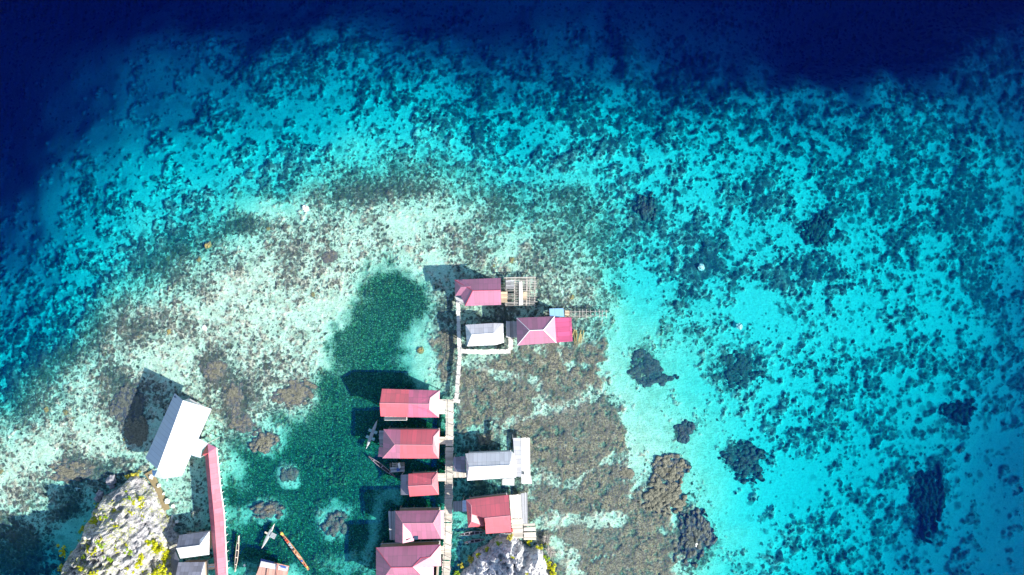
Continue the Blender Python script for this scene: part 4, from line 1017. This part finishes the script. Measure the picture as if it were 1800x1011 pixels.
while n < 110:
    x, y = rgb.uniform(115,300), rgb.uniform(862,1011)
    p = P(x, y, 5); 
    if poly_sd(outL, np.array([p.x]), np.array([p.y]))[0] < .7 or (abs(x-269) < 34 and abs(y-985) < 34): continue
    if x > 255 and rgb.random() < .6: continue
    bush(x, y, rgb.choice((.2,.25,.3,.35,.45,.6)), rgb.choice('yyygg'), 'low tuft of scrub growing in a crack of the big south west rock', zL, None, 'small scrub tufts', .55); n += 1
# dead branches
def dead_bush(px_, py_, r, label, z):
    p = P(px_, py_, z); root = empty('dead_bush', p, label, 'dead bush', 'leafless bushes'); mb = MB()
    for i in range(34):
        t = random.uniform(0,6.28); a = Vector((p.x,p.y,z)); d = Vector((math.cos(t), math.sin(t), random.uniform(.3,1.2))).normalized()
        b = a + d*r*random.uniform(.5,1); mb.bar(a, b, .05, 4, .03, sh=random.uniform(-1,1))
        for _ in range(3):
            c = a.lerp(b, random.uniform(.4,1)); mb.bar(c, c + Vector((random.gauss(0,.3), random.gauss(0,.3), random.uniform(0,.3)))*r, .03, 4, .012, sh=random.uniform(-1,1))
    mb.build('branches', DEADW, root)
zc = zL(*P(269,985,3)[:2]); dead_bush(269, 984, 1.1, 'leafless grey bush inside the ring of yellow scrub', zc)
dead_bush(960, 947, 1.1, 'pale dead branches east of the lower deck by the centre rock', .3); dead_bush(968, 968, 1.2, 'pale dead branches on the east slope among yellow bushes', .6)
boulder(873, 985, .5, 'round pale green boulder on top of the centre rock', ROCK_W, zR(*P(873,985,4)[:2])+.2, .7, None, 'boulder')

# ------------------------------------------------------------------ sea grass tufts
sel = np.argwhere((grass > .55)[::2, ::2])*2
keep = [(i, j) for i, j in sel if abs(X[i, j]) < 115 and -60 < Y[i, j] < 10]
random.shuffle(keep); keep = keep[:15000]
mb = MB()
for i, j in keep:
    x0, y0, z0 = X[i,j]+random.uniform(-.2,.2), Y[i,j]+random.uniform(-.2,.2), gz[i,j]
    for _ in range(2):
        t = random.uniform(0,6.28); l = random.uniform(.18,.42); w_ = random.uniform(.03,.07); ca, sa = math.cos(t), math.sin(t); sh = random.uniform(-1,1)
        k = mb.add([(x0-sa*w_, y0+ca*w_, z0), (x0+sa*w_, y0-ca*w_, z0), (x0+ca*l+sa*w_*.5, y0+sa*l-ca*w_*.5, z0+l*.6), (x0+ca*l-sa*w_*.5, y0+sa*l+ca*w_*.5, z0+l*.6)])
        mb.face(k, 0, sh)
tag(mb.build('seagrass', m_leaf('seagrass_blades', (.05,.13,.045)), None), 'dense dark green sea grass bed on the channel floor', 'sea grass', kind='stuff')
# ------------------------------------------------------------------ canoes
def canoe(bow, stern, width, label, mats, group='canoes moored around the village', floats=None, open_=True, cargo=None, pads=None, z=.0, name='canoe', blunt=0.0, thwarts=5):
    a, b = P(*stern, .2), P(*bow, .2); Ln = (b-a).length; mid = (a+b)/2; ang = math.atan2((b-a).y, (b-a).x)
    root = empty(name, (mid.x, mid.y, z), label, 'canoe', group, ang)
    n = 25; mb = MB(); w = width/2; dep = .38; rows = []
    def hw(t): return max(.02, w*(1-abs(2*t-1)**2.4)*(1-.0) + (blunt*w if t < .04 else 0))
    def build(mat, inner, zoff):
        mb = MB(); rows = []
        for i in range(n):
            t = i/(n-1); x = -Ln/2 + Ln*t; h_ = hw(t); sheer = .34 + .22*abs(2*t-1)**3
            k = .78 if inner else 1.0; bt = .10 if inner else -.12
            if inner: h_ *= .74; x *= .95
            rows.append(mb.add([(x, -h_, sheer+zoff), (x, -h_*.85, (sheer+bt)/2), (x, -h_*.25, bt), (x, h_*.25, bt), (x, h_*.85, (sheer+bt)/2), (x, h_, sheer+zoff)]))
        for i in range(n-1):
            for j in range(5):
                f = (rows[i][j], rows[i+1][j], rows[i+1][j+1], rows[i][j+1]); mb.face(f if inner else f[::-1])
        return mb, rows
    m0, r0 = build(mats[0], False, 0); m1, r1 = build(mats[1], True, .0)
    # hull with rolled gunwale between outer and inner shells
    off = len(m0.v); m0.v += m1.v
    for f, sh in zip(m1.f, m1.sh): m0.face([k+off for k in f], 1, sh)
    for i in range(n-1):
        for j in (0, 5):
            m0.face((r0[i][j], r0[i+1][j], r1[i+1][j]+off, r1[i][j]+off), 0)
    hull = m0.build('hull', mats, None, smooth=False, origin=(0,0,0)); hull.parent = root; hull.location = (0,0,0)
    def part(nm_, mb_, mat_):
        o = mb_.build(nm_, mat_, None, origin=(0,0,0)); o.parent = root; o.location = (0,0,0); return o
    if thwarts:
        for k in range(thwarts):
            t = .2 + .6*k/max(thwarts-1,1); x = -Ln/2+Ln*t; q = MB(); q.box((x, 0, .33), .16, hw(t)*1.8, .04); part('thwart', q, mats[0])
    if not open_:
        q = MB(); ps = []
        for i in range(n):
            t = i/(n-1); x = (-Ln/2 + Ln*t)*.97; h_ = hw(t)*.9; zz = .37 + .22*abs(2*t-1)**3
            ps.append(q.add([(x, -h_, zz), (x, 0, zz+.05), (x, h_, zz)]))
        for i in range(n-1):
            for j in (0, 1): q.face((ps[i][j], ps[i+1][j], ps[i+1][j+1], ps[i][j+1]))
        part('deck_cover', q, mats[2] if len(mats) > 2 else mats[0])
    for x, y0, y1, sx, mt in pads or ():
        q = MB(); nb = 4
        for i in range(nb): q.box((x + (i-(nb-1)/2)*sx/nb, (y0+y1)/2, .50), sx/nb*.85, abs(y1-y0), .05, 0, 0, random.uniform(-1,1))
        part('platform', q, mt)
    for y, x0, x1, bx in floats or ():
        q = MB(); q.bar((x0, y, .1), (x1, y, .1), .075, 7); part('outrigger_float', q, mats[0])
        for x in bx: q = MB(); q.bar((x, 0, .47), (x, y, .17), .035, 5); part('boom', q, mats[0])
    for t, mt, sx, sy, hh in cargo or ():
        x = -Ln/2+Ln*t; q = MB(); q.box((x, random.uniform(-.04,.04), .18), sx, sy, hh, random.uniform(-.3,.3)); q.box((x+.06, .05, .18+hh), sx*.5, sy*.6, hh*.5, .5); part('cargo', q, mt)
    return root
canoe((663.8,738), (644,788.8), .62, 'white canoe with pale teal side platforms, moored off the second red house', [BOAT_W, BOAT_G, BOAT_W], open_=False, thwarts=0,
 pads=[(.62,.25,.80,.5,BOAT_T),(.62,-.80,-.25,.5,BOAT_T),(-.62,.25,.80,.5,BOAT_T),(-.62,-.80,-.25,.5,BOAT_T)])
canoe((648.4,802), (695,838), .60, 'dark open canoe with thin grey gunwales tied beside the shabby raft', [BOAT_G, BOAT_D], thwarts=3)
canoe((482.5,921), (461,963), .60, 'white decked canoe with a pale outrigger platform, north of the rusty shelter', [BOAT_C, BOAT_G, BOAT_W], open_=False, thwarts=0,
 pads=[(.55,-1.25,-.3,.95,BOAT_W),(.45,.28,.8,.3,BOAT_C)], cargo=[(.8,BOAT_D,.2,.2,.28)])
canoe((493.5,935), (543,1001), .56, 'longest narrow canoe, orange brown with yellow ends and loaded bundles', [BOAT_O, BOAT_O], thwarts=9, blunt=.4,
 cargo=[(.95,BOAT_Y,.5,.3,.25),(.87,BOAT_D,.3,.25,.25),(.80,RED_P,.3,.28,.25),(.74,RED_P,.22,.22,.22),(.66,BOAT_W,.7,.3,.2),(.60,BOAT_W,.5,.28,.25),(.54,BOAT_D,.3,.28,.3),(.36,PLANK_T,1.2,.3,.15),(.24,BLUE_T,.4,.3,.2),(.12,RED_P,.3,.22,.2),(.06,BOAT_Y,.4,.2,.2)])
canoe((420,941.7), (413.7,1004.7), .50, 'slim pinkish grey canoe lying alongside the covered walkway', [BOAT_C, BOAT_D], thwarts=4)
canoe((852,934.5), (807.6,939.5), .62, 'dim open canoe in the shade just south of the bright red house', [BOAT_G, BOAT_D], thwarts=4)
canoe((852,948), (816,953.4), .55, 'second dim canoe in the shade, nearer the centre rock with a white bundle', [BOAT_G, BOAT_D], thwarts=3, cargo=[(.25,BOAT_W,.5,.3,.2)])
boulder(429.5, 994, .2, 'tiny white float bobbing between the slim canoe and the rusty shelter', CAP_WHITE, .05, .8, None, 'buoy', 'buoy')
# ------------------------------------------------------------------ camera, light
cam = bpy.data.cameras.new('drone_camera'); co = bpy.data.objects.new('drone_camera', cam); C.objects.link(co)
co.location = (0, 0, H); co.rotation_euler = (0, 0, 0)
cam.sensor_fit = 'HORIZONTAL'; cam.angle = 2*math.atan(90/H); cam.clip_end = 5000; S.camera = co
EL = R(33); sv = Vector((.91, -.41, 0)).normalized()*math.cos(EL) + Vector((0,0,math.sin(EL)))
sl = bpy.data.lights.new('sun', 'SUN'); sl.energy = SUN; sl.angle = R(.55); sl.color = (1, .965, .90)
so = bpy.data.objects.new('sun', sl); C.objects.link(so); so.rotation_euler = sv.to_track_quat('Z', 'Y').to_euler()
w = bpy.data.worlds.new('World'); S.world = w; w.use_nodes = True
sk = w.node_tree.nodes.new('ShaderNodeTexSky'); sk.sky_type = 'NISHITA'; sk.sun_disc = False
sk.ozone_density = 2.0; sk.dust_density = .3; sk.sun_elevation = EL; sk.sun_rotation = math.atan2(sv.x, sv.y)
bg = w.node_tree.nodes['Background']; bg.inputs[1].default_value = SKY
w.node_tree.links.new(sk.outputs[0], bg.inputs[0])
S.view_settings.view_transform = 'Standard'; S.view_settings.look = 'None'; S.view_settings.exposure = EXPO; S.view_settings.gamma = 1
S.cycles.use_denoising = True
S.cycles.max_bounces = 6; S.cycles.diffuse_bounces = 3; S.cycles.glossy_bounces = 3; S.cycles.transparent_max_bounces = 16
S.cycles.sample_clamp_indirect = 6
